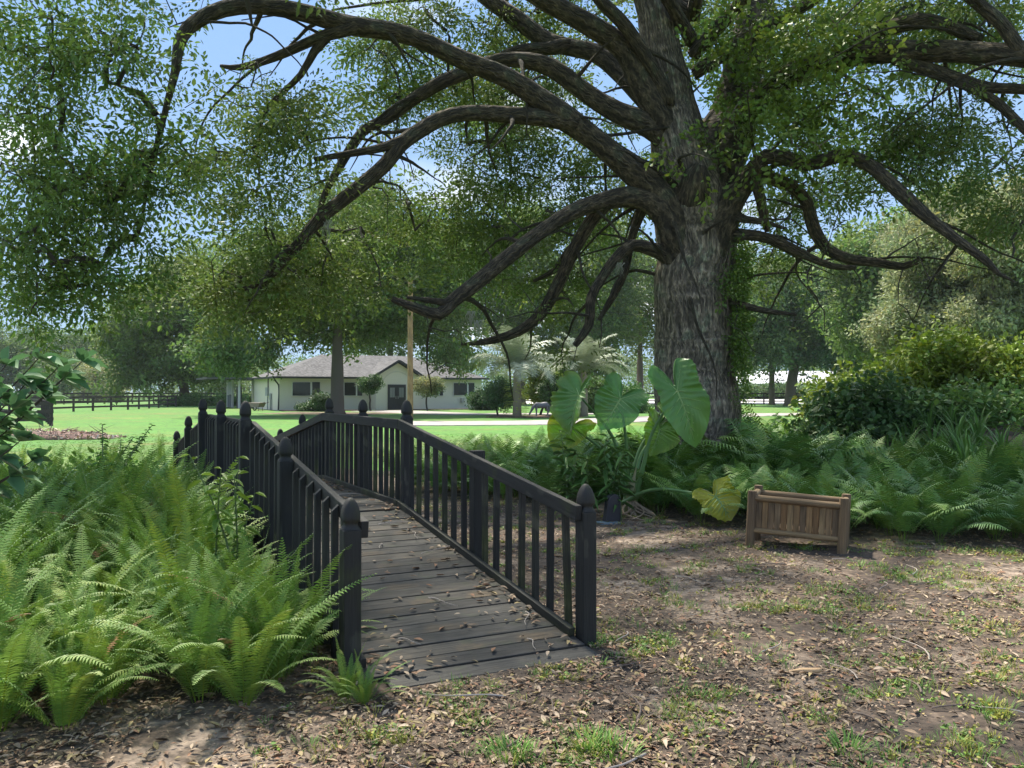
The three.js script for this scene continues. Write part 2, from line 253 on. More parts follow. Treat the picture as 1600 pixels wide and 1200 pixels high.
const GAPS = [[120, 100, 40, 30], [225, 120, 40, 40], [50, 240, 36, 30], [225, 330, 34, 30], [110, 330, 34, 26], [340, 300, 34, 36], [20, 150, 30, 26], [641, 500, 30, 130], [530, 150, 52, 85], [668, 250, 48, 46], [165, 205, 60, 46], [300, 370, 52, 62], [165, 510, 75, 44], [705, 285, 24, 26], [1375, 240, 26, 22], [1420, 330, 34, 22], [600, 240, 28, 22], [270, 440, 36, 44], [1000, 270, 22, 40], [1445, 320, 26, 22]];
const ellipsoidTargets = (blobs, out = [], clump = 0) => { for (const [px, py, rx, ry, dep, dd, n] of blobs) for (let i = 0; i < n; i++) { let d; do { d = V(rr(-1, 1), rr(-1, 1), rr(-1, 1)); } while (d.lengthSq() > 1); const X = px + d.x * rx, Y = py + d.y * ry, p = at(X, Y, dep + d.z * dd); if (clump && (noise3(p.x * 1.15 + 3, p.y * 1.15, p.z * 1.15) < clump || GAPS.some(([a, b, c, e]) => ((X - a) / c) ** 2 + ((Y - b) / e) ** 2 < 1))) continue; out.push({ p }); } return out; };
function sprays(targets, per, rad, { scale = 1, flat = 0.55, tint = [1, 1, 1], vary = 0.25, out = null, droop = 0.35 } = {}) {
  const L = [];
  for (const t of targets) { const tv = 1 + vary * gauss(), warm = 1 + 0.15 * gauss(); for (let i = 0; i < per; i++) { const d = rndDir(), k = rad * (i % 3 === 0 ? rr(1.0, 1.9) : Math.cbrt(rnd())); d.y *= flat; const p = t.p.clone().addScaledVector(d, k), dir = d.clone().add(V(0, -droop * rnd(), 0)).add(rndDir().multiplyScalar(0.5)).normalize(); const q = new THREE.Quaternion().setFromUnitVectors(V(0, 0, 1), dir); q.multiply(quatOf(0, 0, rr(-0.6, 0.6))); L.push({ p, q, s: scale * rr(0.75, 1.25), c: lin(tint[0] * tv * warm, tint[1] * tv, tint[2] * tv) }); } }
  return L;
}
function leafParts(parent, name, geos, m, list) { geos.forEach((g, k) => { const l = list.filter((_, i) => i % geos.length === k); if (l.length) instanced(name, g, m, l, parent); }); }

const clumpCache = new Map();
function clumpGeos(geos, per, rad, { flat = 0.55, droop = 0.35 } = {}, variants = 6) { // several sprays joined into one leafy clump, a few variants
  const key = geos[0].uuid + per + '|' + rad + '|' + flat; if (clumpCache.has(key)) return clumpCache.get(key);
  const out = []; for (let v = 0; v < variants; v++) { const gs = sprays([{ p: V(0, 0, 0) }], per, rad, { flat, droop }).map((e, i) => { const g = geos[(i + v) % geos.length].clone(); g.applyMatrix4(new THREE.Matrix4().compose(e.p, e.q, V(e.s, e.s, e.s))); const c = g.attributes.color, k = rr(0.85, 1.15); for (let j = 0; j < c.count; j++) c.setXYZ(j, c.getX(j) * k, c.getY(j) * k, c.getZ(j) * k); return g; }); out.push(mergeGeometries(gs)); }
  clumpCache.set(key, out); return out;
}
function foliage(parent, name, geos, m, targets, per, rad, { scale = 1, tint = [1, 1, 1], vary = 0.25, flat = 0.55, off = null } = {}) {
  const G = clumpGeos(geos, per, rad, { flat }), L = targets.map(t => { const tv = Math.max(0.45, 1 + vary * gauss()), warm = 1 + 0.13 * gauss(), p = t.p.clone(); if (off) p.sub(off); return { p, q: quatOf(rnd() * 6.283, rr(-0.25, 0.25), rr(-0.25, 0.25)), s: V(scale * rr(0.75, 1.3), scale * rr(0.65, 1.25), scale * rr(0.75, 1.3)), c: lin(tint[0] * tv * warm, tint[1] * tv, tint[2] * tv) }; });
  leafParts(parent, name, G, m, L);
}

// ---- the big spreading oak
const OAK = V((1084 - 800) / FOCAL * 13.3, 0, -13.3);
{
  reseed(11);
  const oak = thing('oak_tree', 'huge spreading oak with thick furrowed trunk and long arching mossy limbs', 'tree', OAK.clone());
  const loc = p => p.clone().sub(OAK);
  const path = rows => rows.map(([x, y, w, d]) => ({ p: loc(at(x, y, d)), r: w / 2 * d / FOCAL }));
  const skeleton = [];
  const addLimb = (name, rows, sides = 14, step = 0.16, o = {}) => {
    const pts = catmull(path(rows), step); pts.forEach((a, i) => { a.r *= 1 + (name === 'trunk' ? 0.015 : 0.12) * (noise(i * 0.21 + rows[0][0], 3.3) - 0.5) * 2; a.p.add(V(noise(i * 0.15, rows[0][1]) - 0.5, noise(i * 0.15 + 60, rows[0][0]) - 0.5, noise(i * 0.15 + 90, 2) - 0.5).multiplyScalar(Math.min(0.10, 0.9 * a.r) * (i && i < pts.length - 1 ? 1 : 0))); });
    skeleton.push(...pts.filter((_, i) => i % 2 === 0).map(a => ({ p: a.p.clone().add(OAK), r: a.r })));
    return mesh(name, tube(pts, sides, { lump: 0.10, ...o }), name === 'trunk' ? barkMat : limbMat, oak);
  };
  // trunk with root flare, rising into the two leaders
  addLimb('trunk', [[1084, 778, 190, 13.3], [1084, 745, 160, 13.3], [1084, 700, 140, 13.3], [1084, 650, 131, 13.3], [1083, 580, 124, 13.3], [1083, 500, 119, 13.3], [1083, 430, 118, 13.3], [1085, 380, 122, 13.3], [1085, 335, 124, 13.3], [1078, 290, 114, 13.3], [1068, 250, 100, 13.3], [1058, 210, 84, 13.3], [1048, 170, 70, 13.3], [1036, 100, 60, 13.25], [1020, 0, 56, 13.2], [1008, -120, 50, 13.1], [1012, -260, 38, 13.0], [1030, -420, 22, 13.1]], 72, 0.07, { lump: 0.05, ridge: 0.022, uvPer: 4, flute: 0.06 });
  addLimb('leader', [[1092, 470, 40, 13.25], [1098, 410, 76, 13.2], [1104, 345, 92, 13.25], [1120, 270, 92, 13.35], [1142, 190, 78, 13.5], [1165, 110, 66, 13.6], [1182, 20, 58, 13.7], [1196, -100, 48, 13.8], [1215, -260, 34, 14], [1240, -400, 18, 14.2]], 28, 0.12);
  addLimb('burl', [[1080, 330, 70, 13.1], [1086, 295, 52, 12.85], [1090, 268, 40, 12.75], [1092, 258, 20, 12.72]], 16, 0.08);
  addLimb('limb', [[1066, 470, 27, 13.1], [1062, 410, 44, 13.05], [1050, 345, 52, 13.0], [1020, 293, 46, 12.95], [950, 232, 41, 12.8], [875, 176, 37, 12.6], [800, 124, 33, 12.3], [732, 97, 31, 12.0], [657, 67, 30, 11.7], [556, 41, 30, 11.3], [500, 22, 28, 11.1], [450, 13, 27, 10.9], [375, 11, 25, 10.6], [330, 22, 23, 10.4], [292, 45, 20, 10.2], [279, 70, 17, 10.1], [275, 110, 13, 10.0], [262, 165, 11, 9.9], [252, 205, 10, 9.85], [240, 247, 9, 9.8], [229, 292, 7, 9.8], [222, 340, 4, 9.8]], 18);
  addLimb('limb', [[560, 42, 26, 11.3], [530, 52, 22, 11.2], [502, 60, 19, 11.2], [431, 90, 15, 11.3], [375, 105, 11, 11.4], [345, 103, 6, 11.5]], 10);
  addLimb('limb', [[510, 58, 16, 11.2], [494, 80, 13, 11.25], [472, 116, 11, 11.3], [431, 154, 9, 11.4], [412, 180, 7, 11.4], [405, 225, 4, 11.4]], 8);
  addLimb('limb', [[900, 195, 34, 12.65], [875, 190, 30, 12.6], [837, 184, 27, 12.5], [781, 178, 26, 12.4], [725, 176, 26, 12.2], [687, 184, 25, 12.1], [650, 206, 24, 12.0], [627, 225, 23, 11.9], [605, 255, 22, 11.85], [567, 289, 21, 11.8], [522, 326, 20, 11.7], [500, 345, 19, 11.7], [474, 375, 17, 11.7], [447, 401, 15, 11.7], [425, 427, 12, 11.7], [384, 454, 7, 11.7]], 14);
  addLimb('limb', [[640, 214, 16, 11.95], [600, 230, 14, 11.8], [556, 240, 12, 11.6], [491, 249, 7, 11.5]], 9);
  addLimb('limb', [[1075, 310, 33, 13.15], [1058, 250, 48, 13.15], [1025, 208, 42, 13.15], [969, 176, 33, 13.1], [912, 139, 29, 13.1], [856, 109, 28, 13.1], [819, 99, 26, 13.1], [777, 98, 24, 13.1], [732, 116, 23, 13.1], [687, 131, 22, 13.1], [642, 154, 20, 13.1], [605, 184, 19, 13.1], [567, 206, 17, 13.0], [548, 232, 16, 13.0], [530, 262, 13, 13.0], [507, 307, 10, 13.0], [496, 350, 6, 13.0]], 12);
  addLimb('limb', [[1056, 240, 27, 13.4], [1036, 190, 38, 13.45], [1005, 150, 32, 13.6], [969, 112, 29, 13.8], [931, 80, 29, 14.0], [895, 70, 27, 14.1], [860, 62, 27, 14.2], [819, 37, 26, 14.3], [770, 5, 23, 14.4], [700, -40, 16, 14.6], [620, -70, 7, 14.8]], 12);
  addLimb('limb', [[890, 72, 24, 14.1], [867, 76, 22, 14.1], [811, 76, 18, 14.0], [777, 90, 12, 13.9], [742, 108, 5, 13.9]], 9);
  addLimb('limb', [[1060, 270, 25, 13.15], [1042, 195, 41, 13.1], [1006, 131, 38, 13.0], [969, 75, 35, 12.8], [912, 34, 34, 12.6], [856, 0, 33, 12.4], [780, -50, 28, 12.1], [690, -90, 21, 11.7], [560, -130, 12, 11.2], [430, -140, 5, 10.8]], 14);
  addLimb('limb', [[1040, 165, 30, 13.0], [1025, 124, 24, 12.9], [999, 75, 22, 12.7], [969, 30, 21, 12.5], [942, 0, 20, 12.3], [890, -80, 15, 11.9], [830, -170, 7, 11.4]], 10);
  addLimb('limb', [[1070, 430, 30, 13.0], [1058, 370, 44, 12.95], [1036, 325, 46, 12.95], [1002, 307, 37, 12.95], [950, 311, 31, 12.9], [894, 330, 28, 12.7], [837, 364, 26, 12.5], [792, 401, 25, 12.3], [744, 442, 24, 12.1], [706, 469, 22, 12.0], [684, 489, 19, 11.9], [650, 480, 15, 11.8], [612, 467, 9, 11.7]], 14);
  addLimb('limb', [[716, 464, 12, 12.0], [694, 472, 11, 11.9], [672, 469, 9, 11.85], [635, 465, 5, 11.8]], 8);
  addLimb('limb', [[956, 313, 24, 12.95], [927, 341, 24, 13.1], [897, 390, 23, 13.3], [875, 435, 21, 13.4], [841, 491, 20, 13.5], [807, 517, 17, 13.5], [762, 532, 11, 13.5], [720, 538, 4, 13.5]], 12);
  addLimb('limb', [[905, 372, 12, 13.2], [886, 390, 11, 13.4], [864, 424, 9, 13.6], [834, 439, 5, 13.8]], 8);
  addLimb('limb', [[1062, 430, 20, 13.1], [1045, 404, 27, 13.05], [1018, 392, 23, 12.98], [990, 386, 20, 12.9], [961, 409, 18, 12.8], [940, 438, 17, 12.8], [926, 462, 16, 12.7], [922, 506, 15, 12.7], [898, 540, 10, 12.7]], 12);
  addLimb('limb', [[1020, 290, 24, 13.3], [1000, 330, 18, 13.4], [985, 378, 14, 13.5], [976, 425, 13, 13.5], [960, 462, 11, 13.5], [936, 500, 6, 13.5]], 10);
  addLimb('limb', [[1106, 460, 31, 13.1], [1114, 400, 47, 13.0], [1128, 350, 47, 12.95], [1146, 315, 38, 12.85], [1169, 290, 29, 12.7], [1187, 262, 26, 12.5], [1203, 247, 25, 12.4], [1228, 247, 24, 12.3], [1262, 258, 22, 12.2], [1311, 244, 22, 12.0], [1356, 256, 22, 11.7], [1405, 296, 21, 11.4], [1450, 337, 19, 11.1], [1499, 375, 16, 10.8], [1540, 407, 12, 10.6], [1559, 427, 7, 10.5], [1585, 440, 3, 10.4]], 14);
  addLimb('limb', [[1180, 272, 20, 12.6], [1190, 310, 17, 12.7], [1195, 340, 14, 12.8], [1200, 362, 9, 12.8]], 9);
  addLimb('limb', [[1140, 335, 18, 12.9], [1165, 342, 11, 12.7], [1195, 346, 9, 12.6], [1228, 357, 4, 12.5]], 8);
  addLimb('limb', [[1192, 268, 24, 12.6], [1206, 281, 21, 12.8], [1240, 292, 20, 13.0], [1262, 315, 19, 13.1], [1274, 356, 19, 13.1], [1296, 390, 17, 13.0], [1330, 405, 16, 12.9], [1375, 411, 15, 12.8], [1412, 416, 13, 12.7], [1442, 404, 8, 12.6]], 12);
  addLimb('limb', [[1135, 372, 30, 13.1], [1161, 368, 17, 12.9], [1202, 376, 16, 12.8], [1240, 394, 16, 12.7], [1262, 404, 13, 12.7], [1300, 417, 11, 12.7], [1336, 418, 8, 12.8]], 10);
  addLimb('limb', [[1130, 470, 20, 13.1], [1152, 474, 11, 12.8], [1197, 487, 9, 12.6], [1245, 492, 4, 12.4]], 8);
  addLimb('limb', [[1122, 280, 30, 13.4], [1150, 195, 43, 13.3], [1210, 132, 39, 12.9], [1290, 92, 36, 12.4], [1370, 80, 34, 11.9], [1440, 82, 34, 11.5], [1510, 84, 34, 11.1], [1600, 92, 33, 10.6], [1720, 120, 26, 10.1], [1880, 180, 15, 9.6]], 14);
  addLimb('limb', [[1330, 84, 26, 12.1], [1375, 52, 24, 11.9], [1431, 38, 24, 11.6], [1480, 44, 22, 11.4], [1530, 62, 20, 11.1]], 10);
  addLimb('limb', [[1600, 88, 24, 10.6], [1562, 32, 22, 10.7], [1525, 0, 21, 10.8], [1470, -50, 17, 11]], 10);
  addLimb('limb', [[1400, 90, 22, 11.7], [1470, 118, 20, 11.4], [1536, 138, 19, 11.1], [1600, 139, 18, 10.8], [1700, 150, 12, 10.5]], 10);
  addLimb('limb', [[1500, 128, 16, 11.2], [1551, 156, 16, 11.0], [1600, 202, 15, 10.7], [1660, 260, 8, 10.4]], 9);
  {
    const main = skeleton.filter(k => k.r > 0.05 && k.r < 0.3 && k.p.y > 2.6 && k.p.y < 7), n0 = main.length; reseed(14);
    for (let i = 0; i < 120; i++) {
      const k = main[Math.floor((i + rnd()) / 120 * n0) % n0], L = rr(0.8, 2.3), az = rnd() * 6.283, r = Math.min(0.45 * k.r, 0.05) * rr(0.6, 1), pts = [], up = rr(-0.5, 0.9); let p = k.p.clone().sub(OAK), d = V(Math.cos(az), up, Math.sin(az) * 0.7 - 0.25).normalize();
      for (let j = 0; j <= 8; j++) { const t = j / 8; pts.push({ p: p.clone(), r: lerp(r, 0.006, Math.pow(t, 0.8)) }); d.add(V(rr(-0.22, 0.22), rr(-0.3, 0.1), rr(-0.22, 0.22))).normalize(); p.addScaledVector(d, L / 8); }
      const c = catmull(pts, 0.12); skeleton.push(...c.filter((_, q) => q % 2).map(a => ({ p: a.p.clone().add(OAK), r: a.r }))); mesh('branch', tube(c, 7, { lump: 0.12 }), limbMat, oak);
    }
  }
  // limbs above the picture that carry the crown over the clearing
  for (const [az, el, len, y0] of [[0.3, 0.5, 8, 6.5], [0.95, 0.45, 9, 6.8], [1.55, 0.5, 9.5, 7.4], [2.2, 0.5, 9, 7.0], [2.9, 0.55, 8, 7.4], [3.7, 0.5, 8, 7.6], [4.6, 0.6, 8, 8], [5.5, 0.55, 8, 7.8]]) {
    const rows = []; for (let i = 0; i <= 7; i++) { const t = i / 7, d = t * len; rows.push({ p: V(Math.cos(az + 0.15 * Math.sin(t * 4)) * d * Math.cos(el), y0 + d * Math.sin(el) - 0.32 * len * t * t, Math.sin(az + 0.15 * Math.sin(t * 4)) * d * Math.cos(el)), r: lerp(0.11, 0.02, t) }); }
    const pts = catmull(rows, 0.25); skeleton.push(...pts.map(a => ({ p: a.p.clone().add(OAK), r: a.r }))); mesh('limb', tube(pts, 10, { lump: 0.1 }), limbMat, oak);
  }
  // foliage, placed in clumps through the crown: [px, py, rx, ry, depth, half depth, count]
  const more = (k, bl) => bl.map(b => { const c = [...b]; c[6] = Math.round(c[6] * k); return c; });
  const near = ellipsoidTargets([
    [50, 60, 110, 80, 9, 1.0, 30], [190, 50, 100, 60, 9.3, 1.0, 24], [60, 170, 70, 60, 8.7, 0.8, 18], [170, 120, 60, 40, 9.2, 0.8, 10], [250, 130, 40, 60, 9.8, 0.6, 10], [300, 40, 50, 40, 10.2, 0.5, 8],
    [60, 300, 90, 80, 9, 0.9, 26], [175, 290, 60, 55, 9.4, 0.7, 16], [245, 270, 45, 60, 9.8, 0.5, 12], [120, 390, 100, 55, 9.3, 0.9, 22], [215, 375, 50, 35, 9.7, 0.5, 9], [40, 460, 70, 50, 9, 0.8, 14], [120, 465, 60, 30, 9.4, 0.6, 8], [200, 455, 35, 22, 9.7, 0.4, 3],
    [10, 560 - 200, 60, 60, 8.6, 0.6, 8], [290, 190, 40, 50, 10, 0.5, 7], [300, 300, 30, 30, 10, 0.4, 3], [318, 150, 30, 70, 10.6, 0.6, 14], [310, 260, 30, 50, 10.6, 0.5, 9], [150, 60, 120, 50, 9.8, 0.6, 14], [100, 250, 110, 40, 9.8, 0.6, 12]], [], 0.50);
  const mid = ellipsoidTargets(more(1.8, [
    [360, 140, 55, 45, 11.6, 0.8, 12], [420, 200, 65, 50, 11.6, 0.8, 14], [345, 235, 40, 40, 11.5, 0.6, 8], [470, 165, 35, 40, 11.7, 0.6, 7], [430, 50, 60, 25, 11.3, 0.6, 8], [490, 190, 30, 40, 12, 0.5, 5],
    [400, 320, 80, 45, 12.3, 1.0, 10], [345, 370, 50, 55, 12.3, 0.8, 8], [450, 390, 70, 50, 12.4, 1.0, 8], [395, 430, 55, 36, 12.3, 0.9, 7], [480, 440, 50, 30, 12.6, 0.9, 5], [345, 450, 30, 40, 12.3, 0.6, 5], [560, 440, 55, 45, 13.5, 0.9, 5], [530, 360, 60, 40, 13.6, 0.9, 6], [385, 490, 30, 16, 12.4, 0.5, 3],
    [590, 70, 40, 40, 13.6, 0.7, 7], [610, 150, 35, 35, 13.8, 0.7, 6], [680, 30, 70, 28, 14.4, 0.8, 11], [700, 130, 50, 30, 14.6, 0.8, 8], [770, 30, 70, 28, 15, 0.8, 10], [790, 140, 50, 30, 15, 0.8, 8], [860, 25, 60, 25, 15.2, 0.8, 7], [940, 30, 50, 40, 15.2, 0.8, 7],
    [770, 225, 70, 35, 15, 1.0, 12], [860, 220, 70, 45, 15.2, 1.0, 14], [940, 245, 55, 45, 15.2, 1.0, 11], [820, 280, 70, 35, 15.4, 1.0, 11], [735, 310, 60, 40, 15.2, 1.0, 10], [960, 180, 50, 35, 15.2, 0.8, 7], [700, 220, 30, 25, 14.4, 0.5, 3],
    [640, 330, 80, 45, 14.6, 1.2, 9], [750, 390, 70, 50, 15, 1.2, 14], [860, 350, 50, 50, 15.2, 1.0, 9], [950, 350, 40, 60, 15.2, 1.0, 9], [640, 430, 60, 45, 14.6, 1.0, 5], [700, 510, 70, 32, 14.2, 1.0, 12], [790, 470, 60, 40, 14.8, 1.0, 10], [880, 460, 45, 45, 15, 1.0, 8], [980, 450, 35, 50, 15, 0.8, 7], [760, 545, 50, 18, 13.8, 0.5, 5], [860, 540, 50, 24, 14.4, 0.6, 5], [640, 520, 40, 25, 14, 0.6, 5], [640, 50, 70, 50, 16.4, 0.8, 14], [760, 110, 90, 55, 16.6, 1, 20], [890, 100, 80, 60, 16.8, 1, 18], [820, 190, 90, 40, 16.8, 1, 14], [940, 180, 60, 50, 16.8, 1, 10], [1100, 60, 60, 60, 16.6, 1, 10]]), [], 0.43);
  const right = ellipsoidTargets(more(1.8, [
    [1130, 40, 60, 60, 14.6, 1, 12], [1240, 60, 70, 60, 14.6, 1, 12], [1340, 30, 80, 35, 13.5, 1, 12], [1430, 10, 60, 25, 12.6, 0.8, 8], [1540, 20, 60, 25, 11.8, 0.8, 8], [1560, 175, 50, 45, 11.8, 0.8, 10], [1480, 190, 70, 40, 12.4, 0.8, 12], [1390, 200, 60, 45, 12.8, 0.8, 11], [1310, 170, 60, 50, 13.2, 0.9, 11],
    [1290, 300, 60, 40, 14.2, 1, 9], [1370, 280, 65, 40, 13.2, 0.9, 10], [1450, 260, 60, 40, 12.4, 0.8, 9], [1400, 355, 70, 35, 13.6, 1, 8], [1545, 265, 50, 50, 11.8, 0.8, 10], [1575, 335, 35, 45, 11.6, 0.6, 6], [1230, 320, 35, 40, 14.4, 0.8, 5], [1340, 385, 50, 22, 13.8, 0.8, 5], [1500, 340, 40, 30, 12.4, 0.6, 4], [1190, 420, 40, 40, 15, 0.8, 6], [1160, 530, 40, 50, 16, 1, 6], [1330, 240, 110, 50, 15.4, 1, 18], [1470, 250, 90, 60, 14.4, 1, 16], [1240, 160, 80, 60, 16, 1, 12], [1480, 90, 110, 60, 13.6, 1, 16]]), [], 0.43);
  const over = []; reseed(12);
  while (over.length < 185) { const a = rnd() * 6.283, d = Math.sqrt(rnd()) * 9.5, y = 6.6 + 3.6 * Math.sqrt(Math.max(0, 1 - (d / 10) ** 2)) * rr(0.35, 1.1), p = V(OAK.x - 1.5 + Math.cos(a) * d, y, OAK.z + 1.5 + Math.sin(a) * d); const sx = 800 + p.x / -p.z * FOCAL, sy = 612 - (p.y - EYE) / -p.z * FOCAL; if (p.z < -1 && sy > -70 && sx > -80 && sx < 1680) continue; if (fbm(p.x * 0.42 + 4, p.z * 0.42 + 9, 2) < 0.52) continue; over.push({ p }); }
  for (let i = 0; i < 26; i++) over.push({ p: V(-4.2 + rr(-2.6, 2.4), rr(6.4, 8.4), -8.6 + rr(-2.6, 2.2)) });
  const bare = []; for (let i = 0; i < 150; i++) { const k = pick(skeleton), d = -k.p.z; if (k.r > 0.26 || k.p.y > 6.4 || k.p.y < 2.4) continue; bare.push({ p: k.p.clone().add(V(rr(-0.5, 0.3), -rr(0.25, 1.0), rr(-0.5, 0.3))) }); if (rnd() < 0.5) bare.push({ p: bare[bare.length - 1].p.clone().add(V(rr(-0.3, 0.3), -rr(0.1, 0.35), rr(-0.2, 0.2))) }); }
  const all = [...near, ...mid, ...right, ...over, ...bare], g = grow(skeleton, all, { r0: 0.0072 });
  const br = mesh('small_branches', g.geo, twigMat, oak, 'stuff'); br.geometry.translate(-OAK.x, 0, -OAK.z);
  reseed(13);
  foliage(oak, 'leaves', oakSprays, oakLeaf, near, 5, 0.17, { tint: [1.0, 1.16, 0.85], vary: 0.34, scale: 1.0, off: OAK });
  foliage(oak, 'leaves', oakSprays, oakLeaf, mid, 6, 0.24, { tint: [1.04, 1.06, 0.85], vary: 0.3, scale: 1.08, off: OAK });
  foliage(oak, 'leaves', oakSprays, oakLeaf, right, 6, 0.24, { tint: [1.0, 1.06, 0.9], scale: 1.05, off: OAK });
  { const L = bare.filter((_, i) => i % 2).map(t => ({ p: t.p.clone().sub(OAK), q: quatOf(rnd() * 6.283, rr(0.2, 1.2)), s: rr(0.6, 0.95), c: lin(1, 1.05, 0.85) })); leafParts(oak, 'leaves', oakSprays, oakLeaf, L); }
  foliage(oak, 'leaves', oakSprays, oakLeaf, over, 7, 0.34, { scale: 1.4, off: OAK });
}
// ---- vine that drapes the trunk and the fork of the oak
{
  reseed(21);
  const vine = thing('climbing_vine', 'bright green leafy vine tangled over the fork of the big oak', 'vine', OAK.clone());
  const t = ellipsoidTargets([[1150, 40, 50, 50, 12.7, 0.3, 12], [1220, 60, 60, 60, 12.3, 0.4, 16], [1300, 60, 70, 55, 11.9, 0.4, 16], [1190, 140, 55, 50, 12.5, 0.3, 14], [1260, 160, 60, 50, 12.1, 0.4, 15], [1340, 140, 50, 50, 11.7, 0.4, 10], [1130, 200, 35, 40, 12.8, 0.2, 7], [1200, 230, 50, 30, 12.2, 0.3, 9], [1290, 225, 50, 30, 11.9, 0.3, 7], [1100, 110, 25, 30, 12.9, 0.2, 3], [1090, 240, 25, 20, 12.7, 0.2, 3]]);
  const sk = [[1150, 190, 13], [1210, 130, 12.7], [1290, 92, 12.3], [1140, 300, 12.9], [1187, 262, 12.4], [1260, 250, 12.1], [1182, 20, 13.2], [1165, 110, 13.2]].map(([x, y, d]) => ({ p: at(x, y, d), r: 0.03 }));
  const g = grow(sk, t, { r0: 0.006, sag: 0.1 }); g.geo.translate(-OAK.x, 0, -OAK.z); mesh('stems', g.geo, mat(0.16, 0.13, 0.10, 0.9), vine, 'stuff');
  foliage(vine, 'leaves', vineSprays, vineLeaf, t, 5, 0.42, { scale: 0.85, flat: 0.8, off: OAK });
  // ivy climbing the shaded side of the trunk
  const ivy = thing('trunk_ivy', 'dark ivy climbing up the side of the big oak trunk', 'ivy', OAK.clone());
  const L = [], stems = [];
  for (let s = 0; s < 5; s++) { const pts = []; let a = rr(-0.1, 0.75); for (let y = 0.4; y < rr(3.4, 4.4); y += 0.12) { a += rr(-0.06, 0.06); const R = 0.64 + 0.012 * Math.sin(y * 7); pts.push({ p: V(Math.cos(a) * R, y, Math.sin(a) * R), r: 0.012 }); for (let k = 0; k < 1 + (y > 1.8 ? 2 : 0); k++) { if (rnd() < 0.35 && y < 1.8) continue; const b = a + rr(-0.3, 0.3), o = V(Math.cos(b), 0, Math.sin(b)); L.push({ p: o.clone().multiplyScalar(R + rr(0, 0.06)).setY(y + rr(-0.1, 0.1)), q: new THREE.Quaternion().setFromUnitVectors(V(0, 0, 1), o.clone().add(V(rr(-0.9, 0.9), rr(-1, 0.6), rr(-0.5, 0.5))).normalize()), s: rr(0.35, 0.7), c: lin(0.75, 0.85, 0.9) }); } } stems.push(tube(pts, 5)); }
  mesh('stems', mergeGeometries(stems), mat(0.12, 0.09, 0.07), ivy, 'stuff'); leafParts(ivy, 'leaves', vineSprays, vineLeaf, L);
}
// ---- Spanish moss hanging from low limbs
{
  reseed(25); const mossM = mat(0.34, 0.34, 0.27, 1);
  for (const [px, py, d, h] of [[735, 492, 12.2, 0.34], [748, 506, 12.2, 0.26], [512, 350, 11.7, 0.3], [968, 416, 12.8, 0.22]]) {
    const P = at(px, py, d), gs = [];
    for (let i = 0; i < 16; i++) { const x = rr(-0.05, 0.05), z = rr(-0.04, 0.04), L = h * rr(0.4, 1); gs.push(tube([0, 0.3, 0.6, 1].map(t => ({ p: V(x + 0.03 * Math.sin(t * 5 + i), 0.05 - L * t, z + 0.03 * Math.cos(t * 4 + i * 2)), r: 0.006 * (1.1 - t) })), 4)); }
    const o = mesh('hanging_moss', mergeGeometries(gs), mossM); o.position.copy(P); tag(o, 'pale grey tuft of moss hanging from an oak limb', 'moss', 'moss tufts on the oak limbs');
  }
}

// ---- trees further away: trunk, limbs, crown of leaf puffs
function farTree(name, label, group, px, depth, trunkW, blobs, { tint = [1, 1, 1], m, fork = 3.2, per = 5, scale = 1, lean = 0, rad = 0.9, seedN = 1, warm = 0 } = {}) {
  reseed(100 + seedN);
  const B = onGround(px, depth), o = thing(name, label, 'tree', B, 0, group), r = trunkW / 2;
  const tg = ellipsoidTargets(blobs), H = Math.max(...tg.map(t => t.p.y)) * 0.75;
  const spine = catmull([{ p: V(0, -0.1, 0), r: r * 1.5 }, { p: V(0, 0.35, 0), r: r * 1.12 }, { p: V(lean * 0.4, fork * 0.6, 0), r }, { p: V(lean, fork, 0), r: r * 0.95 }, { p: V(lean * 1.3, lerp(fork, H, 0.5), 0), r: r * 0.5 }, { p: V(lean * 1.5, H, 0), r: r * 0.12 }], 0.5);
  mesh('trunk', tube(spine, 12, { lump: 0.06 }), farBark, o);
  const sk = spine.filter(s => s.p.y > fork * 0.8).map(s => ({ p: s.p.clone().add(B), r: s.r }));
  const hubs = tg.filter((_, i) => i % 6 === 0).slice(0, 60);
  const g = grow(sk, hubs, { r0: 0.045 * trunkW / 0.8, step: 1.2, sag: -0.06, maxR: r * 0.6 }); g.geo.translate(-B.x, 0, -B.z); mesh('branches', g.geo, farBark, o, 'stuff');
  foliage(o, 'crown', puffs, m, tg, per, rad, { scale, tint, vary: 0.2, flat: 0.7, off: B });
  return o;
}
const midLeaf = leafMat(0.165, 0.25, 0.07, 0.5, 0.75), sageLeaf = leafMat(0.29, 0.33, 0.155, 0.45, 0.75), blueLeaf = leafMat(0.155, 0.25, 0.09, 0.48, 0.7);
farTree('yard_tree', 'broad shade tree growing in the front yard before the white house', null, 527, 56, 0.86, [[420, 455, 100, 55, 54, 4, 70], [530, 430, 110, 60, 56, 5, 90], [640, 462, 90, 50, 57, 4, 56], [560, 380, 110, 55, 57, 5, 70], [440, 400, 90, 50, 55, 4, 55], [660, 410, 80, 50, 57, 4, 45], [350, 545, 50, 26, 52, 3, 16], [395, 552, 30, 16, 53, 2, 6], [700, 545, 40, 18, 56, 2.5, 8], [600, 505, 60, 18, 57, 3, 13], [480, 508, 60, 20, 58, 3, 13], [550, 525, 40, 12, 58, 2, 5], [540, 320, 80, 30, 57, 4, 24]], { m: midLeaf, fork: 3.0, seedN: 1 });
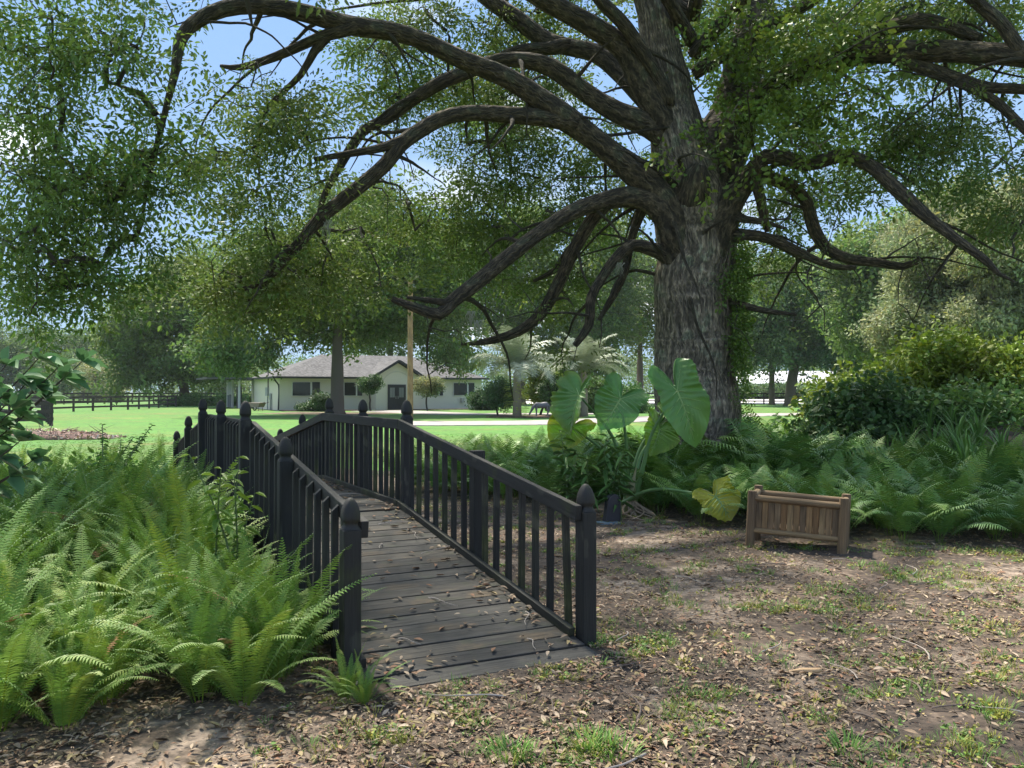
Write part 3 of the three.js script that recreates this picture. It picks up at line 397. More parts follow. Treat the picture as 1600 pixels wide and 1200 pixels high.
farTree('yard_tree', 'tall roadside tree with slanting trunk standing behind the paddock fence corner', null, 290, 92, 0.95, [[245, 480, 70, 45, 92, 5, 50], [205, 525, 42, 42, 91, 4, 28], [300, 430, 60, 45, 93, 5, 40], [325, 510, 55, 50, 93, 5, 40], [265, 560, 60, 32, 91, 4, 30], [215, 585, 35, 16, 90, 3, 9], [330, 575, 40, 25, 92, 3, 14]], { m: midLeaf, fork: 4, scale: 1.4, lean: -0.7, seedN: 2, tint: [1.1, 1.05, 0.9] });
farTree('paddock_tree', 'big leaning tree by the black board fence beside the sand arena', null, 1234, 90, 1.05, [[1235, 470, 75, 60, 90, 5, 60], [1180, 505, 45, 45, 89, 4, 28], [1290, 500, 50, 40, 90, 4, 30], [1245, 420, 60, 35, 92, 4, 26], [1205, 545, 30, 25, 88, 3, 10]], { m: blueLeaf, fork: 5, scale: 1.4, lean: 0.7, seedN: 3 });
farTree('paddock_tree', 'slim tree standing close behind the leaning paddock tree', null, 1206, 97, 0.62, [[1195, 500, 40, 50, 98, 3, 24], [1185, 440, 40, 40, 98, 3, 18]], { m: blueLeaf, fork: 5, scale: 1.4, seedN: 4, tint: [1.1, 1.05, 0.9] });
farTree('paddock_tree', 'dark dense tree half hidden behind the vine covered mound', null, 1326, 92, 1.1, [[1330, 465, 65, 65, 92, 5, 60], [1375, 500, 50, 60, 92, 4, 36], [1290, 545, 55, 22, 90, 3, 16], [1345, 560, 45, 24, 90, 3, 14]], { m: blueLeaf, fork: 4.5, scale: 1.4, seedN: 5, tint: [0.8, 0.95, 0.9] });
farTree('pale_tree', 'pale sage coloured tree rising behind the vine covered mound', 'sage trees behind the mound', 1450, 50, 0.7, [[1450, 420, 70, 70, 50, 4, 90], [1420, 510, 50, 50, 48, 3, 40], [1480, 520, 60, 40, 48, 3, 40], [1490, 330, 50, 50, 52, 3, 34]], { m: sageLeaf, fork: 3, seedN: 6, scale: 0.85, per: 6 });
farTree('pale_tree', 'pale sage coloured tree rising behind the vine covered mound', 'sage trees behind the mound', 1560, 46, 0.7, [[1555, 400, 60, 80, 46, 4, 90], [1600, 480, 50, 60, 45, 3, 50], [1540, 500, 50, 40, 45, 3, 36], [1610, 330, 50, 60, 46, 3, 40], [1680, 430, 60, 100, 46, 3, 40]], { m: sageLeaf, fork: 3, seedN: 7, scale: 0.85, per: 6 });
for (const [i, px, d, bl, t] of [[0, 700, 104, [[690, 470, 70, 80, 104, 6, 70], [720, 390, 60, 50, 105, 5, 34]], [1, 1, 1]], [1, 815, 100, [[815, 450, 75, 90, 100, 6, 80], [830, 360, 55, 40, 101, 5, 26]], [1.15, 1.1, 0.9]], [2, 925, 96, [[920, 470, 75, 85, 96, 6, 76], [905, 560, 60, 30, 95, 4, 20], [960, 390, 50, 50, 97, 5, 26]], [1, 1, 1]], [3, 610, 106, [[600, 480, 70, 80, 106, 6, 60], [560, 400, 60, 50, 106, 5, 30]], [0.9, 1, 1]], [4, 1000, 110, [[1000, 470, 60, 90, 110, 5, 60]], [1, 1, 0.9]], [5, 1130, 112, [[1130, 480, 50, 80, 112, 5, 44], [1080, 430, 60, 60, 112, 5, 30]], [1.1, 1.05, 0.9]], [6, 1400, 72, [[1400, 430, 60, 70, 72, 4, 70], [1360, 500, 50, 50, 72, 4, 40], [1340, 400, 40, 35, 73, 3, 20], [1440, 360, 40, 30, 72, 3, 16]], [1.1, 1.1, 1]]])
  farTree('background_tree', ['leafy tree showing above the house roof beside the pole', 'tall tree rising behind the two palms', 'bushy tree growing behind the shrubs beside the palms', 'tree rising behind the middle of the house roof', 'tree seen just beside the big oak trunk past the palms', 'tree far behind the big oak trunk', 'round green tree between the paddock trees and the pale sage trees'][i], null, px, d, 0.9, bl, { m: midLeaf, fork: 4, scale: 1.5, seedN: 10 + i, tint: t });
for (const [i, px, d, bl] of [[0, -10, 190, [[-20, 545, 50, 40, 190, 8, 30], [20, 575, 40, 25, 188, 6, 16]]], [1, 55, 195, [[55, 548, 42, 32, 195, 8, 26], [50, 585, 40, 20, 194, 6, 14]]], [2, 130, 205, [[128, 535, 32, 22, 205, 6, 18], [125, 570, 42, 28, 204, 6, 20]]], [3, 95, 170, [[95, 580, 35, 22, 170, 5, 16]]], [4, 150, 140, [[152, 590, 30, 24, 140, 4, 16], [175, 600, 22, 14, 139, 3, 7]]], [5, 350, 200, [[345, 590, 50, 22, 200, 6, 16]]]])
  farTree('wood_edge_tree', ['tree in the hazy wood beyond the far paddock', 'tree in the hazy wood beyond the far paddock', 'tallest round topped tree of the hazy far wood', 'low tree before the hazy far wood', 'small pale feathery tree by the far paddock fence', 'low tree behind the far end of the house'][i], i < 2 ? 'trees of the far wood' : null, px, d, 1.0, bl, { m: i === 4 ? sageLeaf : midLeaf, fork: 4, scale: i === 4 ? 1.6 : 2.4, seedN: 30 + i, rad: 1.2 });
{ // the far woods that close the view all round: one mass
  reseed(77); const L = [];
  for (let i = 0; i < 2600; i++) { const a = rr(-1.15, 1.15), d = rr(235, 300), h = 8 + 9 * fbm(a * 9 + 3, 4.2, 3); const u = rnd(); L.push({ p: V(Math.sin(a) * d, 0.5 + h * u, -Math.cos(a) * d), q: randQuat(), s: rr(2.2, 3.6), c: lin(0.9 + 0.3 * rnd(), 0.95 + 0.2 * rnd(), 0.95) }); }
  instanced('far_woods', puffs[0], midLeaf, L); scene.children[scene.children.length - 1].userData.label = 'hazy mass of woodland along the horizon'; scene.children[scene.children.length - 1].userData.category = 'woods';
}

// ---------------------------------------------------------------- the garden bridge
const BR = { x: -0.197, z: -4.682, turn: 0.475, half: 0.711, d: [0, 1.523, 3.046, 4.371, 5.696, 7.048, 8.4], top: [0.955, 1.196, 1.423, 1.417, 1.423, 1.196, 0.955] };
const deckY = d => d < 3.046 ? lerp(0.055, 0.465, clamp(d / 3.046, -0.1, 1)) : d < 5.696 ? 0.465 : lerp(0.465, 0.055, (d - 5.696) / 2.704);
const bridgeToWorld = (x, y, d) => V(x, y, -d).applyAxisAngle(UPV, BR.turn).add(V(BR.x, 0, BR.z));
const toBridge = p => { const q = p.clone().sub(V(BR.x, 0, BR.z)).applyAxisAngle(UPV, -BR.turn); return [q.x, -q.z]; };
{
  reseed(41);
  const bridge = thing('garden_bridge', 'arched black timber footbridge with balusters and pointed post finials', 'bridge', V(BR.x, 0, BR.z), BR.turn);
  // planks
  const plank = [0, 1, 2, 3, 4].map(() => woodBox(1.318, 0.032, 0.137, 0.005));
  let d = -0.22; const deckLen = 8.55;
  for (let i = 0; d < deckLen; i++) {
    const w = 0.137, mid = d + w / 2, y = deckY(mid), sl = mid < 3.0 ? Math.atan2(0.41, 3.046) : mid < 5.7 ? 0 : -Math.atan2(0.41, 2.704);
    const o = mesh('plank', plank[i % 5], deckMats[(i * 7 + (i >> 2)) % 4], bridge); o.position.set(rr(-0.008, 0.008), y - 0.016 + rr(-0.002, 0.002), -mid); o.rotation.set(sl + rr(-0.006, 0.006), rr(-0.006, 0.006), rr(-0.004, 0.004));
    if (i === 0) { o.scale.x = 0.93; o.position.x = 0.05; o.position.y -= 0.006; }
    d += w + rr(0.004, 0.010);
  }
  // stringers below the deck, one run of three along each side
  const runs = [[-0.15, 3.046], [3.046, 5.696], [5.696, 8.5]];
  const bar = (name, x, yo, a, b, w, h, m, s = bridge, bevel = 0.004) => { const A = V(x, deckY(a) + yo, -a), B = V(x, deckY(b) + yo, -b), L = A.distanceTo(B), o = mesh(name, woodBox(w, h, L, bevel), m, s); o.position.copy(A.clone().lerp(B, 0.5)); o.rotation.x = Math.atan2(B.y - A.y, -(B.z - A.z)); return o; };
  for (const sx of [-1, 1]) {
    for (const [a, b] of runs) {
      bar('stringer', sx * 0.60, -0.10, a + 0.02, b - 0.02, 0.04, 0.12, blackMats[1]);
      bar('handrail', sx * 0.6435, 0.74, a + (a < 0 ? 0.12 : 0), b - (b > 8 ? 0.07 : 0), 0.042, 0.09, blackMats[0], bridge, 0.006);
      bar('bottom_rail', sx * 0.635, 0.027, a + (a < 0 ? 0.18 : 0.005), b - (b > 8 ? 0.1 : 0.005), 0.04, 0.05, blackMats[2]);
    }
    // posts with carved finials
    BR.d.forEach((dd, i) => {
      const cut = sx > 0 && i === 1, t = BR.top[i], bodyTop = cut ? deckY(dd) + 0.80 : t - 0.16, y0 = -0.12;
      const body = mesh('post', woodBox(0.093, bodyTop - y0, 0.093, 0.006), blackMats[i % 3 === 2 ? 0 : 1], bridge); body.position.set(sx * BR.half, (bodyTop + y0) / 2, -dd);
      if (cut) return;
      const prof = [[0.0462, 0], [0.0445, 0.006], [0.034, 0.018], [0.034, 0.034], [0.0435, 0.042], [0.0455, 0.058], [0.0445, 0.085], [0.040, 0.11], [0.032, 0.133], [0.021, 0.150], [0.010, 0.159], [0.001, 0.161]], S = 24, pos = [], uv = [], idx = [];
      prof.forEach(([r, h], a) => { for (let j = 0; j <= S; j++) { const th = j / S * Math.PI * 2, c = Math.cos(th), s = Math.sin(th), e = lerp(6, 2.6, clamp((h - 0.04) / 0.1)), k = r / Math.pow(Math.pow(Math.abs(c), e) + Math.pow(Math.abs(s), e), 1 / e); pos.push(c * k, h, s * k); uv.push(j / S * 0.3, h); } });
      for (let a = 0; a < prof.length - 1; a++) for (let j = 0; j < S; j++) { const k = a * (S + 1) + j; idx.push(k, k + S + 1, k + 1, k + 1, k + S + 1, k + S + 2); }
      const f = mesh('finial', geo(pos, idx, uv), blackMats[i % 2], body); f.position.set(0, (bodyTop - y0) / 2 + 0.001, 0); f.rotation.set(rr(-0.02, 0.02), rr(-0.05, 0.05), rr(-0.02, 0.02));
    });
    // balusters with slanted tops, fixed to the outer face of the rails
    const balGeo = [0, 1, 2].map(() => { const g = woodBox(0.037, 0.84, 0.037, 0.003), p = g.attributes.position; for (let i = 0; i < p.count; i++) if (p.getY(i) > 0.4) p.setY(i, p.getY(i) - (p.getX(i) * 0.9 + 0.017)); g.computeVertexNormals(); return g; });
    for (let i = 0; i < 6; i++) for (let k = 1; k <= 7; k++) {
      const dd = lerp(BR.d[i], BR.d[i + 1], k / 8), o = mesh('baluster', balGeo[(k + i) % 3], blackMats[[0, 2, 1, 2][(k * 3 + i) % 4]], bridge);
      o.position.set(sx * (0.6855 + rr(-0.001, 0.002)), deckY(dd) + 0.348, -dd + rr(-0.006, 0.006)); if (sx < 0) o.rotation.y = Math.PI; o.rotation.x = rr(-0.02, 0.02); if (sx > 0 && i === 0 && k === 1) { o.rotation.x = -0.06; o.position.z += 0.02; }
    }
  }
}

// ---------------------------------------------------------------- ferns
function frondGeo(L, pairs, wid, pw, a0, a1, { tilt = 0.25, droop = 0.25, tipPow = 0.7, warm = 0, low = 0.1 } = {}) {
  const A = { pos: [], col: [], idx: [] }, N = 26, C = []; let y = 0, z = 0;
  for (let i = 0; i <= N; i++) { const t = i / N, a = lerp(a0, a1, Math.pow(t, 1.3)); C.push([z, y, a]); z += Math.sin(a) * L / N; y += Math.cos(a) * L / N; }
  const on = t => { const f = clamp(t) * N, i = Math.min(N - 1, Math.floor(f)), u = f - i; return [lerp(C[i][0], C[i + 1][0], u), lerp(C[i][1], C[i + 1][1], u), lerp(C[i][2], C[i + 1][2], u)]; };
  const twist = rr(-0.25, 0.25), bendX = rr(-0.12, 0.12) * L;
  const X = t => bendX * t * t;
  // stalk
  const rw = L * 0.005; for (let i = 0; i < N; i += 2) { const [z0, y0] = on(i / N), [z1, y1] = on((i + 2) / N), k = A.pos.length / 3, w0 = rw * (1.1 - i / N), w1 = rw * (1.1 - (i + 2) / N); A.pos.push(X(i / N) - w0, y0, z0, X(i / N) + w0, y0, z0, X((i + 2) / N) + w1, y1, z1, X((i + 2) / N) - w1, y1, z1); for (let q = 0; q < 4; q++) A.col.push(1.15, 0.95, 0.6); A.idx.push(k, k + 1, k + 2, k, k + 2, k + 3); }
  for (let i = 0; i < pairs; i++) {
    const t = lerp(low, 0.985, i / (pairs - 1)), [z0, y0, a] = on(t), w = wid * Math.pow(Math.sin(Math.PI * lerp(0.16, 1, Math.pow((t - low) / (1 - low), 1.05))), tipPow) * rr(0.9, 1.08) + wid * 0.05;
    const T = V(0, Math.cos(a), Math.sin(a)), Nn = V(0, Math.sin(a), -Math.cos(a));
    for (const s of [-1, 1]) {
      const dir = V(s, 0, 0).addScaledVector(T, 0.22 + 0.5 * t * t + rr(-0.06, 0.06)).addScaledVector(Nn, rr(0.0, tilt)).applyAxisAngle(T, s * twist * t).normalize(), k = A.pos.length / 3, b = rr(0.85, 1.15) * (1 + 0.12 * t), wl = warm * (rnd() < 0.3 ? 1 : 0.3);
      const P = V(X(t), y0, z0), M = P.clone().addScaledVector(dir, w * 0.45), E = P.clone().addScaledVector(dir, w); E.y -= droop * w; const pw2 = pw * (0.55 + 0.6 * w / wid);
      const c = [b * (1 + wl), b, b * (1 - wl * 0.4)];
      A.pos.push(...P.clone().addScaledVector(T, -pw2 * 0.35).toArray(), ...M.clone().addScaledVector(T, -pw2 * 0.5).toArray(), ...E.toArray(), ...M.clone().addScaledVector(T, pw2 * 0.5).toArray(), ...P.clone().addScaledVector(T, pw2 * 0.35).toArray());
      for (let q = 0; q < 5; q++) A.col.push(...c); A.idx.push(k, k + 1, k + 4, k + 1, k + 3, k + 4, k + 1, k + 2, k + 3);
    }
  }
  return geo(A.pos, A.idx, null, A.col);
}
reseed(51);
const swordFronds = [[0.72, 0.15, 1.5], [0.8, 0.3, 1.9], [0.65, 0.1, 0.8], [0.75, 0.35, 2.3], [0.85, 0.2, 1.2], [0.6, 0.5, 2.0], [0.7, 0.05, 0.45], [0.78, 0.45, 1.6]].map(([L, a, b], i) => frondGeo(L, 44, 0.058, 0.0105, a, b * 0.92, { warm: i % 3 === 0 ? 0.25 : 0.08 }));
const broadFronds = [[0.75, 0.2, 1.2], [0.85, 0.35, 1.6], [0.7, 0.1, 0.8], [0.8, 0.4, 1.8], [0.65, 0.25, 1.1]].map(([L, a, b], i) => frondGeo(L, 27, 0.135, 0.0145, a, b, { tipPow: 0.9, low: 0.22, droop: 0.35, warm: i === 2 ? 0.3 : 0.05 }));
const deadFrond = leafMat(0.30, 0.185, 0.09, 0.3, 0.8), fernMats = [leafMat(0.17, 0.30, 0.05, 0.44, 0.68), leafMat(0.145, 0.28, 0.048, 0.44, 0.68), leafMat(0.21, 0.335, 0.052, 0.44, 0.68)];
const broadMats = [leafMat(0.13, 0.27, 0.06, 0.42, 0.5), leafMat(0.105, 0.24, 0.06, 0.42, 0.5), leafMat(0.17, 0.31, 0.055, 0.42, 0.5)];
function fernClump(geos, mats, n, spread) { // one plant: a rosette of fronds from one crown
  const g = new THREE.Group();
  for (let i = 0; i < n; i++) { const o = mesh('frond', pick(geos), rnd() < 0.018 ? deadFrond : pick(mats), g), a = i / n * 6.283 + rr(-0.4, 0.4); o.rotation.order = 'YXZ'; o.rotation.set(rr(-0.15, 0.3) * spread, a, rr(-0.12, 0.12)); o.scale.setScalar(rr(0.65, 1.12)); o.position.set(Math.sin(a) * 0.04, 0, Math.cos(a) * 0.04); }
  return g;
}
reseed(52);
const swordProto = [0, 1, 2, 3, 4].map(() => fernClump(swordFronds, fernMats, 19, 0.8)), broadProto = [0, 1, 2, 3].map(() => fernClump(broadFronds, broadMats, 11, 1.2));
const clear = (x, z, m = 0.1) => { const [bx, d] = toBridge(V(x, 0, z)); return !(Math.abs(bx) < 0.66 + m && d > -0.5 && d < 9); };
const frontLeft = x => x < -1.53 ? lerp(3.95, 3.62, clamp((-1.53 - x) / 0.7)) : lerp(3.95, 4.35, clamp((x + 1.53) / 0.6));
const leftBed = [], rightBed = [];
reseed(53);
for (let d = 3.4; d < 10.8; d += 0.31) for (let x = -0.62 * d - 0.25; x < 0.2; x += 0.31) {
  const X = x + rr(-0.13, 0.13), D = d + rr(-0.13, 0.13), [bx] = toBridge(V(X, 0, -D)); if (bx > -0.86 || D < frontLeft(X) - 0.12) continue; leftBed.push([X, D]);
}
const frontRight = x => x < 0.7 ? lerp(12.4, 10.9, clamp((x + 1.4) / 2.1)) : x < 2.3 ? lerp(11.2, 9.4, (x - 0.7) / 1.6) : x < 3.4 ? lerp(9.4, 8.55, (x - 2.3) / 1.1) : lerp(8.55, 7.95, clamp((x - 3.4) / 1.6));
for (let d = 8; d < 17.5; d += 0.38) for (let x = -1.4; x < 0.63 * d + 0.5; x += 0.38) {
  const X = x + rr(-0.17, 0.17), D = d + rr(-0.17, 0.17); if (D < frontRight(X) + 0.05 || Math.hypot(X - OAK.x, -D - OAK.z) < 0.85 || Math.hypot(X - 1.25, D - 10.2) < 0.45) continue; if (X > 2.25 && X < 3.35 && D < 8.75) continue; if (X < 0.4 && D > 15.5) continue; rightBed.push([X, D]);
}
const restSword = [], restBroad = [];
leftBed.sort((a, b) => a[1] - b[1]); rightBed.sort((a, b) => a[1] - b[1]);
leftBed.forEach(([x, d], i) => {
  const s = rr(0.85, 1.2) * (d < 4.4 ? 0.85 : d > 6 ? 1.2 : 1), turn = rnd() * 6.283;
  if (i < 180) { const c = swordProto[i % 5].clone(); c.name = numbered('sword_fern'); c.position.set(x, 0, -d); c.rotation.y = turn; c.scale.setScalar(s); tag(c, 'green sword fern clump with arching fronds in the bed beside the bridge', 'fern', 'sword ferns in the bed beside the bridge'); scene.add(c); } else restSword.push([x, d, s, turn]);
});
rightBed.forEach(([x, d], i) => {
  const s = rr(0.85, 1.2) * (x > 3.6 && d > 9.5 ? 1.2 : 1) * (d > 11 ? 1.08 : 0.98) * (Math.abs(x - OAK.x) < 1.3 && d > 11.2 && d < 13.2 ? 1.35 : 1), turn = rnd() * 6.283;
  if (i < 140) { const c = broadProto[i % 4].clone(); c.name = numbered('broad_fern'); c.position.set(x, 0, -d); c.rotation.y = turn; c.scale.setScalar(s); tag(c, 'broad fronded fern clump in the bed around the big oak', 'fern', 'broad ferns in the bed around the oak'); scene.add(c); } else restBroad.push([x, d, s, turn]);
});
function fernMass(name, label, list, protos) { // the rest of a bed, too deep in the mass to tell plants apart
  const by = new Map();
  for (const [x, d, s, turn] of list) { const P = pick(protos), base = new THREE.Matrix4().compose(V(x, 0, -d), quatOf(turn), V(s, s, s)); for (const f of P.children) { f.updateMatrix(); const m = base.clone().multiply(f.matrix), key = f.geometry.uuid + f.material.uuid; if (!by.has(key)) by.set(key, { g: f.geometry, m: f.material, l: [] }); const p = new THREE.Vector3(), q = new THREE.Quaternion(), sc = new THREE.Vector3(); m.decompose(p, q, sc); const v = rr(0.85, 1.15); by.get(key).l.push({ p, q, s: sc, c: lin(v * rr(0.9, 1.15), v, v) }); } }
  const o = new THREE.Group(); o.name = name; o.userData = { label, category: 'ferns', kind: 'stuff' }; scene.add(o);
  for (const { g, m, l } of by.values()) instanced('fern_fronds', g, m, l, o);
}
fernMass('fern_bed', 'deep mass of sword ferns filling the bed beside the bridge', restSword, swordProto);
fernMass('fern_ground_cover', 'deep mass of broad ferns around the foot of the big oak', restBroad, broadProto);
{ // lone fronds at the foot of the bridge post
  reseed(56);
  for (const [x, d, s] of [[-0.80, 4.12, 0.42], [-0.70, 4.05, 0.36], [-1.12, 4.95, 0.62], [-1.3, 5.35, 0.6]]) { const c = swordProto[2].clone(); c.name = numbered('young_fern'); c.position.set(x, 0, -d); c.scale.setScalar(s); tag(c, 'small young fern sprouting at the foot of the bridge railing', 'fern', 'young ferns at the bridge railing'); scene.add(c); }
}

// ---------------------------------------------------------------- strappy plants, stem plants, shrubs
const strapMat = leafMat(0.125, 0.24, 0.06, 0.4, 0.55);
function strapGeo(n, L, W, a0 = 0.15, a1 = 1.9) { const A = { pos: [], col: [], idx: [] }; for (let i = 0; i < n; i++) { const yaw = rnd() * 6.283, l = L * rr(0.6, 1.15), b0 = rr(a0, a0 + 0.5), b1 = rr(a1 - 0.8, a1), S = 7; let r = 0.03, y = 0; const v = rr(0.7, 1.3); for (let k = 0; k <= S; k++) { const t = k / S, a = lerp(b0, b1, t * t), w = W * (k === S ? 0.02 : Math.sin(Math.PI * lerp(0.25, 0.98, t))) * 0.5, cx = Math.sin(yaw) * r, cz = Math.cos(yaw) * r, sx = Math.cos(yaw) * w, sz = -Math.sin(yaw) * w; A.pos.push(cx - sx, y + 0.25 * w, cz - sz, cx, y, cz, cx + sx, y + 0.25 * w, cz + sz); for (let q = 0; q < 3; q++) A.col.push(v, v * (1 + 0.05 * t), v); if (k < S) { const j = A.pos.length / 3 - 3; A.idx.push(j, j + 1, j + 3, j + 1, j + 4, j + 3, j + 1, j + 2, j + 4, j + 2, j + 5, j + 4); } r += Math.sin(a) * l / S; y += Math.cos(a) * l / S; } } return geo(A.pos, A.idx, null, A.col); }
reseed(61);
const straps = [0, 1, 2].map(i => strapGeo(18, 0.75 + 0.1 * i, 0.045));
for (let i = 0; i < 40; i++) { const d = rr(10.6, 15.5), x = lerp(0.36 * d, 0.64 * d, rnd()), o = mesh('strap_leaf_plant', straps[i % 3], strapMat); o.position.set(x, 0.25 + 0.85 * smooth(4.8, 7, x) * smooth(10, 13, d), -d); o.rotation.y = rnd() * 6.283; o.scale.setScalar(rr(0.5, 0.8)); tag(o, 'clump of long strap shaped leaves on the overgrown mound', 'plant', 'strap leaved plants on the mound'); }
for (let i = 0; i < 26; i++) { const px = rr(740, 1320), d = rr(13.6, 17.2), sk = Math.abs(px - 1084) < 75; if (sk) continue; const o = mesh('lily_clump', straps[i % 3], strapMat); o.position.copy(onGround(px, d)); o.rotation.y = rnd() * 6.283; o.scale.setScalar(rr(0.75, 1.1)); tag(o, 'clump of strappy green leaves at the back edge of the fern bed', 'plant', 'strappy clumps behind the ferns'); }
// overgrown soil mound under the vines
{
  const g = new THREE.SphereGeometry(1, 40, 16, 0, Math.PI * 2, 0, Math.PI / 2), p = g.attributes.position; for (let i = 0; i < p.count; i++) { const k = 0.9 + 0.25 * noise3(p.getX(i) * 2, p.getY(i) * 2, p.getZ(i) * 2); p.setXYZ(i, p.getX(i) * 3.4 * k, p.getY(i) * 1.35 * k, p.getZ(i) * 2.9 * k); } g.computeVertexNormals();
  const o = mesh('earth_mound', g, new THREE.MeshStandardMaterial({ map: dirtMap, roughness: 1 }), scene, 'structure'); o.position.set(8.3, -0.03, -14.6);
}
const bushPuffs = [0, 1, 2].map(i => puffGeo(46, 0.34, 0.105, 0.06, 0.2)), bushLime = leafMat(0.25, 0.34, 0.045, 0.5, 0.6), bushDark = leafMat(0.095, 0.185, 0.055, 0.45, 0.55), bushMid = leafMat(0.13, 0.24, 0.06, 0.45, 0.6);
function bush(name, label, category, group, base, blobs, m, { per = 3, rad = 0.3, scale = 1, stems = 7, seedN = 1, vary = 0.25, geos = bushPuffs, stemR = 0.02 } = {}) {
  reseed(300 + seedN); const o = thing(name, label, category, base, 0, group), tg = [];
  for (const [x, y, z, rx, ry, rz, n] of blobs) for (let i = 0; i < n; i++) { const d = rndDir().multiplyScalar(Math.pow(rnd(), 0.25)); tg.push({ p: V(x + d.x * rx, Math.max(0.1, y + d.y * ry), z + d.z * rz) }); }
  const sk = []; for (let i = 0; i < stems; i++) { const a = rnd() * 6.283; sk.push({ p: V(Math.cos(a) * 0.12 * scale, 0, Math.sin(a) * 0.12 * scale), r: stemR * 2 }); }
  const g = grow(sk, tg.filter((_, i) => i % 3 === 0), { r0: stemR * 0.35, step: 0.3 * scale, maxR: stemR * 2 }); mesh('stems', g.geo, twigMat, o, 'stuff');
  foliage(o, 'leaves', geos, m, tg, per, rad, { scale, vary, flat: 0.8 }); return o;
}
bush('vine_thicket', 'tall yellow green vine thicket crowning the overgrown mound', 'shrub', null, V(7.6, 0, -15), [[0.2, 1.9, 0, 0.9, 0.55, 0.8, 70], [-0.9, 1.5, 0.2, 0.8, 0.35, 0.7, 46], [1.4, 1.6, 0.2, 0.9, 0.45, 0.8, 56], [2.6, 1.5, 0.3, 1.0, 0.6, 0.8, 50], [-1.7, 1.15, 0.3, 0.6, 0.35, 0.6, 26]], bushLime, { seedN: 1 });
bush('dark_shrub', 'dense dark leaved shrub at the edge of the mound beside the lawn', 'shrub', null, V(5.6, 0, -13.6), [[0.1, 0.95, 0, 0.55, 0.55, 0.5, 60], [0.6, 0.7, 0.2, 0.6, 0.4, 0.5, 36], [-0.35, 0.8, 0, 0.35, 0.4, 0.35, 20]], bushDark, { seedN: 2 });
bush('mound_shrub', 'mid green leafy shrub spreading over the face of the mound', 'shrub', null, V(7.9, 0, -13.2), [[0, 1.05, 0, 1.4, 0.45, 0.6, 80], [1.3, 1.0, 0.2, 0.9, 0.5, 0.6, 44]], bushMid, { seedN: 3 });

function stemPlant(name, label, group, base, h, n, L, W, m, { lean = 0.08, seedN = 1, stems = 1, spread = 0.1 } = {}) {
  reseed(400 + seedN); const o = thing(name, label, 'plant', base, rnd() * 6.28, group), st = [], A = { pos: [], col: [], idx: [] };
  for (let s = 0; s < stems; s++) { const bx = rr(-spread, spread), bz = rr(-spread, spread), lx = rr(-lean, lean) * h * 2.6, lz = rr(-lean, lean) * h * 2.6, hh = h * rr(0.7, 1), on = t => V(bx + lx * t * t, hh * t, bz + lz * t * t); st.push(tube([0, 0.25, 0.5, 0.75, 1].map(t => ({ p: on(t), r: lerp(0.009, 0.003, t) * Math.min(1.4, h) })), 5)); for (let i = 0; i < n; i++) { const t = lerp(0.25, 1, i / (n - 1)), a = i * 2.4 + rr(-0.3, 0.3), dir = V(Math.cos(a), rr(-0.35, 0.9), Math.sin(a)).normalize(); let nn = V(-dir.x * 0.4, 1, -dir.z * 0.4).normalize(); nn.sub(dir.clone().multiplyScalar(nn.dot(dir))).normalize(); const b = rr(0.8, 1.25), k = rr(0.7, 1.15) * (t > 0.9 ? 0.7 : 1); addLeaf(A, on(t), dir, nn, L * k, W * k, [b * (t > 0.85 ? 1.35 : 1), b * (t > 0.85 ? 1.15 : 1), b], 0.25, 0.45); } }
  mesh('stem', mergeGeometries(st), mat(0.10, 0.15, 0.05, 0.6), o); mesh('leaves', geo(A.pos, A.idx, null, A.col), m, o); return o;
}
const glossy = leafMat(0.10, 0.215, 0.05, 0.42, 0.5), fresh = leafMat(0.19, 0.33, 0.06, 0.5, 0.5);
stemPlant('ginger_plant', 'upright dark leaved stem plant beside the giant leaved plant, next to bridge', 'dark stem plants by the giant leaves', onGround(908, 9.9), 1.02, 26, 0.26, 0.05, glossy, { seedN: 1, stems: 3, spread: 0.14 });
stemPlant('ginger_plant', 'upright dark leaved stem plant beside the giant leaved plant, next to bridge', 'dark stem plants by the giant leaves', onGround(962, 9.7), 1.0, 26, 0.26, 0.05, glossy, { seedN: 2, stems: 3, spread: 0.12 });
stemPlant('ginger_plant', 'upright dark leaved stem plant beside the giant leaved plant, next to bridge', 'dark stem plants by the giant leaves', onGround(1000, 10.9), 1.05, 22, 0.24, 0.05, glossy, { seedN: 3, stems: 2 });
stemPlant('leafy_sapling', 'thin dark leaved sapling rising from ferns in front of the paddock lawn', null, onGround(166, 9.0), 1.36, 70, 0.075, 0.032, glossy, { seedN: 4, stems: 5, lean: 0.13 });
stemPlant('leafy_weed', 'fresh green weed on tall stem against the bridge balusters', 'weeds against the bridge side', V(-1.86, 0, -5.55), 1.20, 26, 0.11, 0.045, fresh, { seedN: 5, stems: 3, lean: 0.12 });
stemPlant('leafy_weed', 'fresh green weed on tall stem against the bridge balusters', 'weeds against the bridge side', V(-2.0, 0, -6.1), 1.05, 20, 0.12, 0.05, fresh, { seedN: 6, stems: 2 });
for (const [i, px, d, h] of [[1, 215, 9.2, 0.42], [3, 110, 9.4, 0.45], [4, 20, 7.2, 0.5]]) bush('bed_weed', 'leafy light green weed clump spreading among the sword ferns', 'plant', 'weeds among the sword ferns', onGround(px, d), [[0, h, 0, 0.42, 0.24, 0.42, 16], [0.2, h * 0.8, 0.2, 0.4, 0.2, 0.3, 9]], i % 2 ? fresh : bushMid, { seedN: 40 + i, per: 2, rad: 0.2, scale: 0.62, stems: 5, stemR: 0.008 });
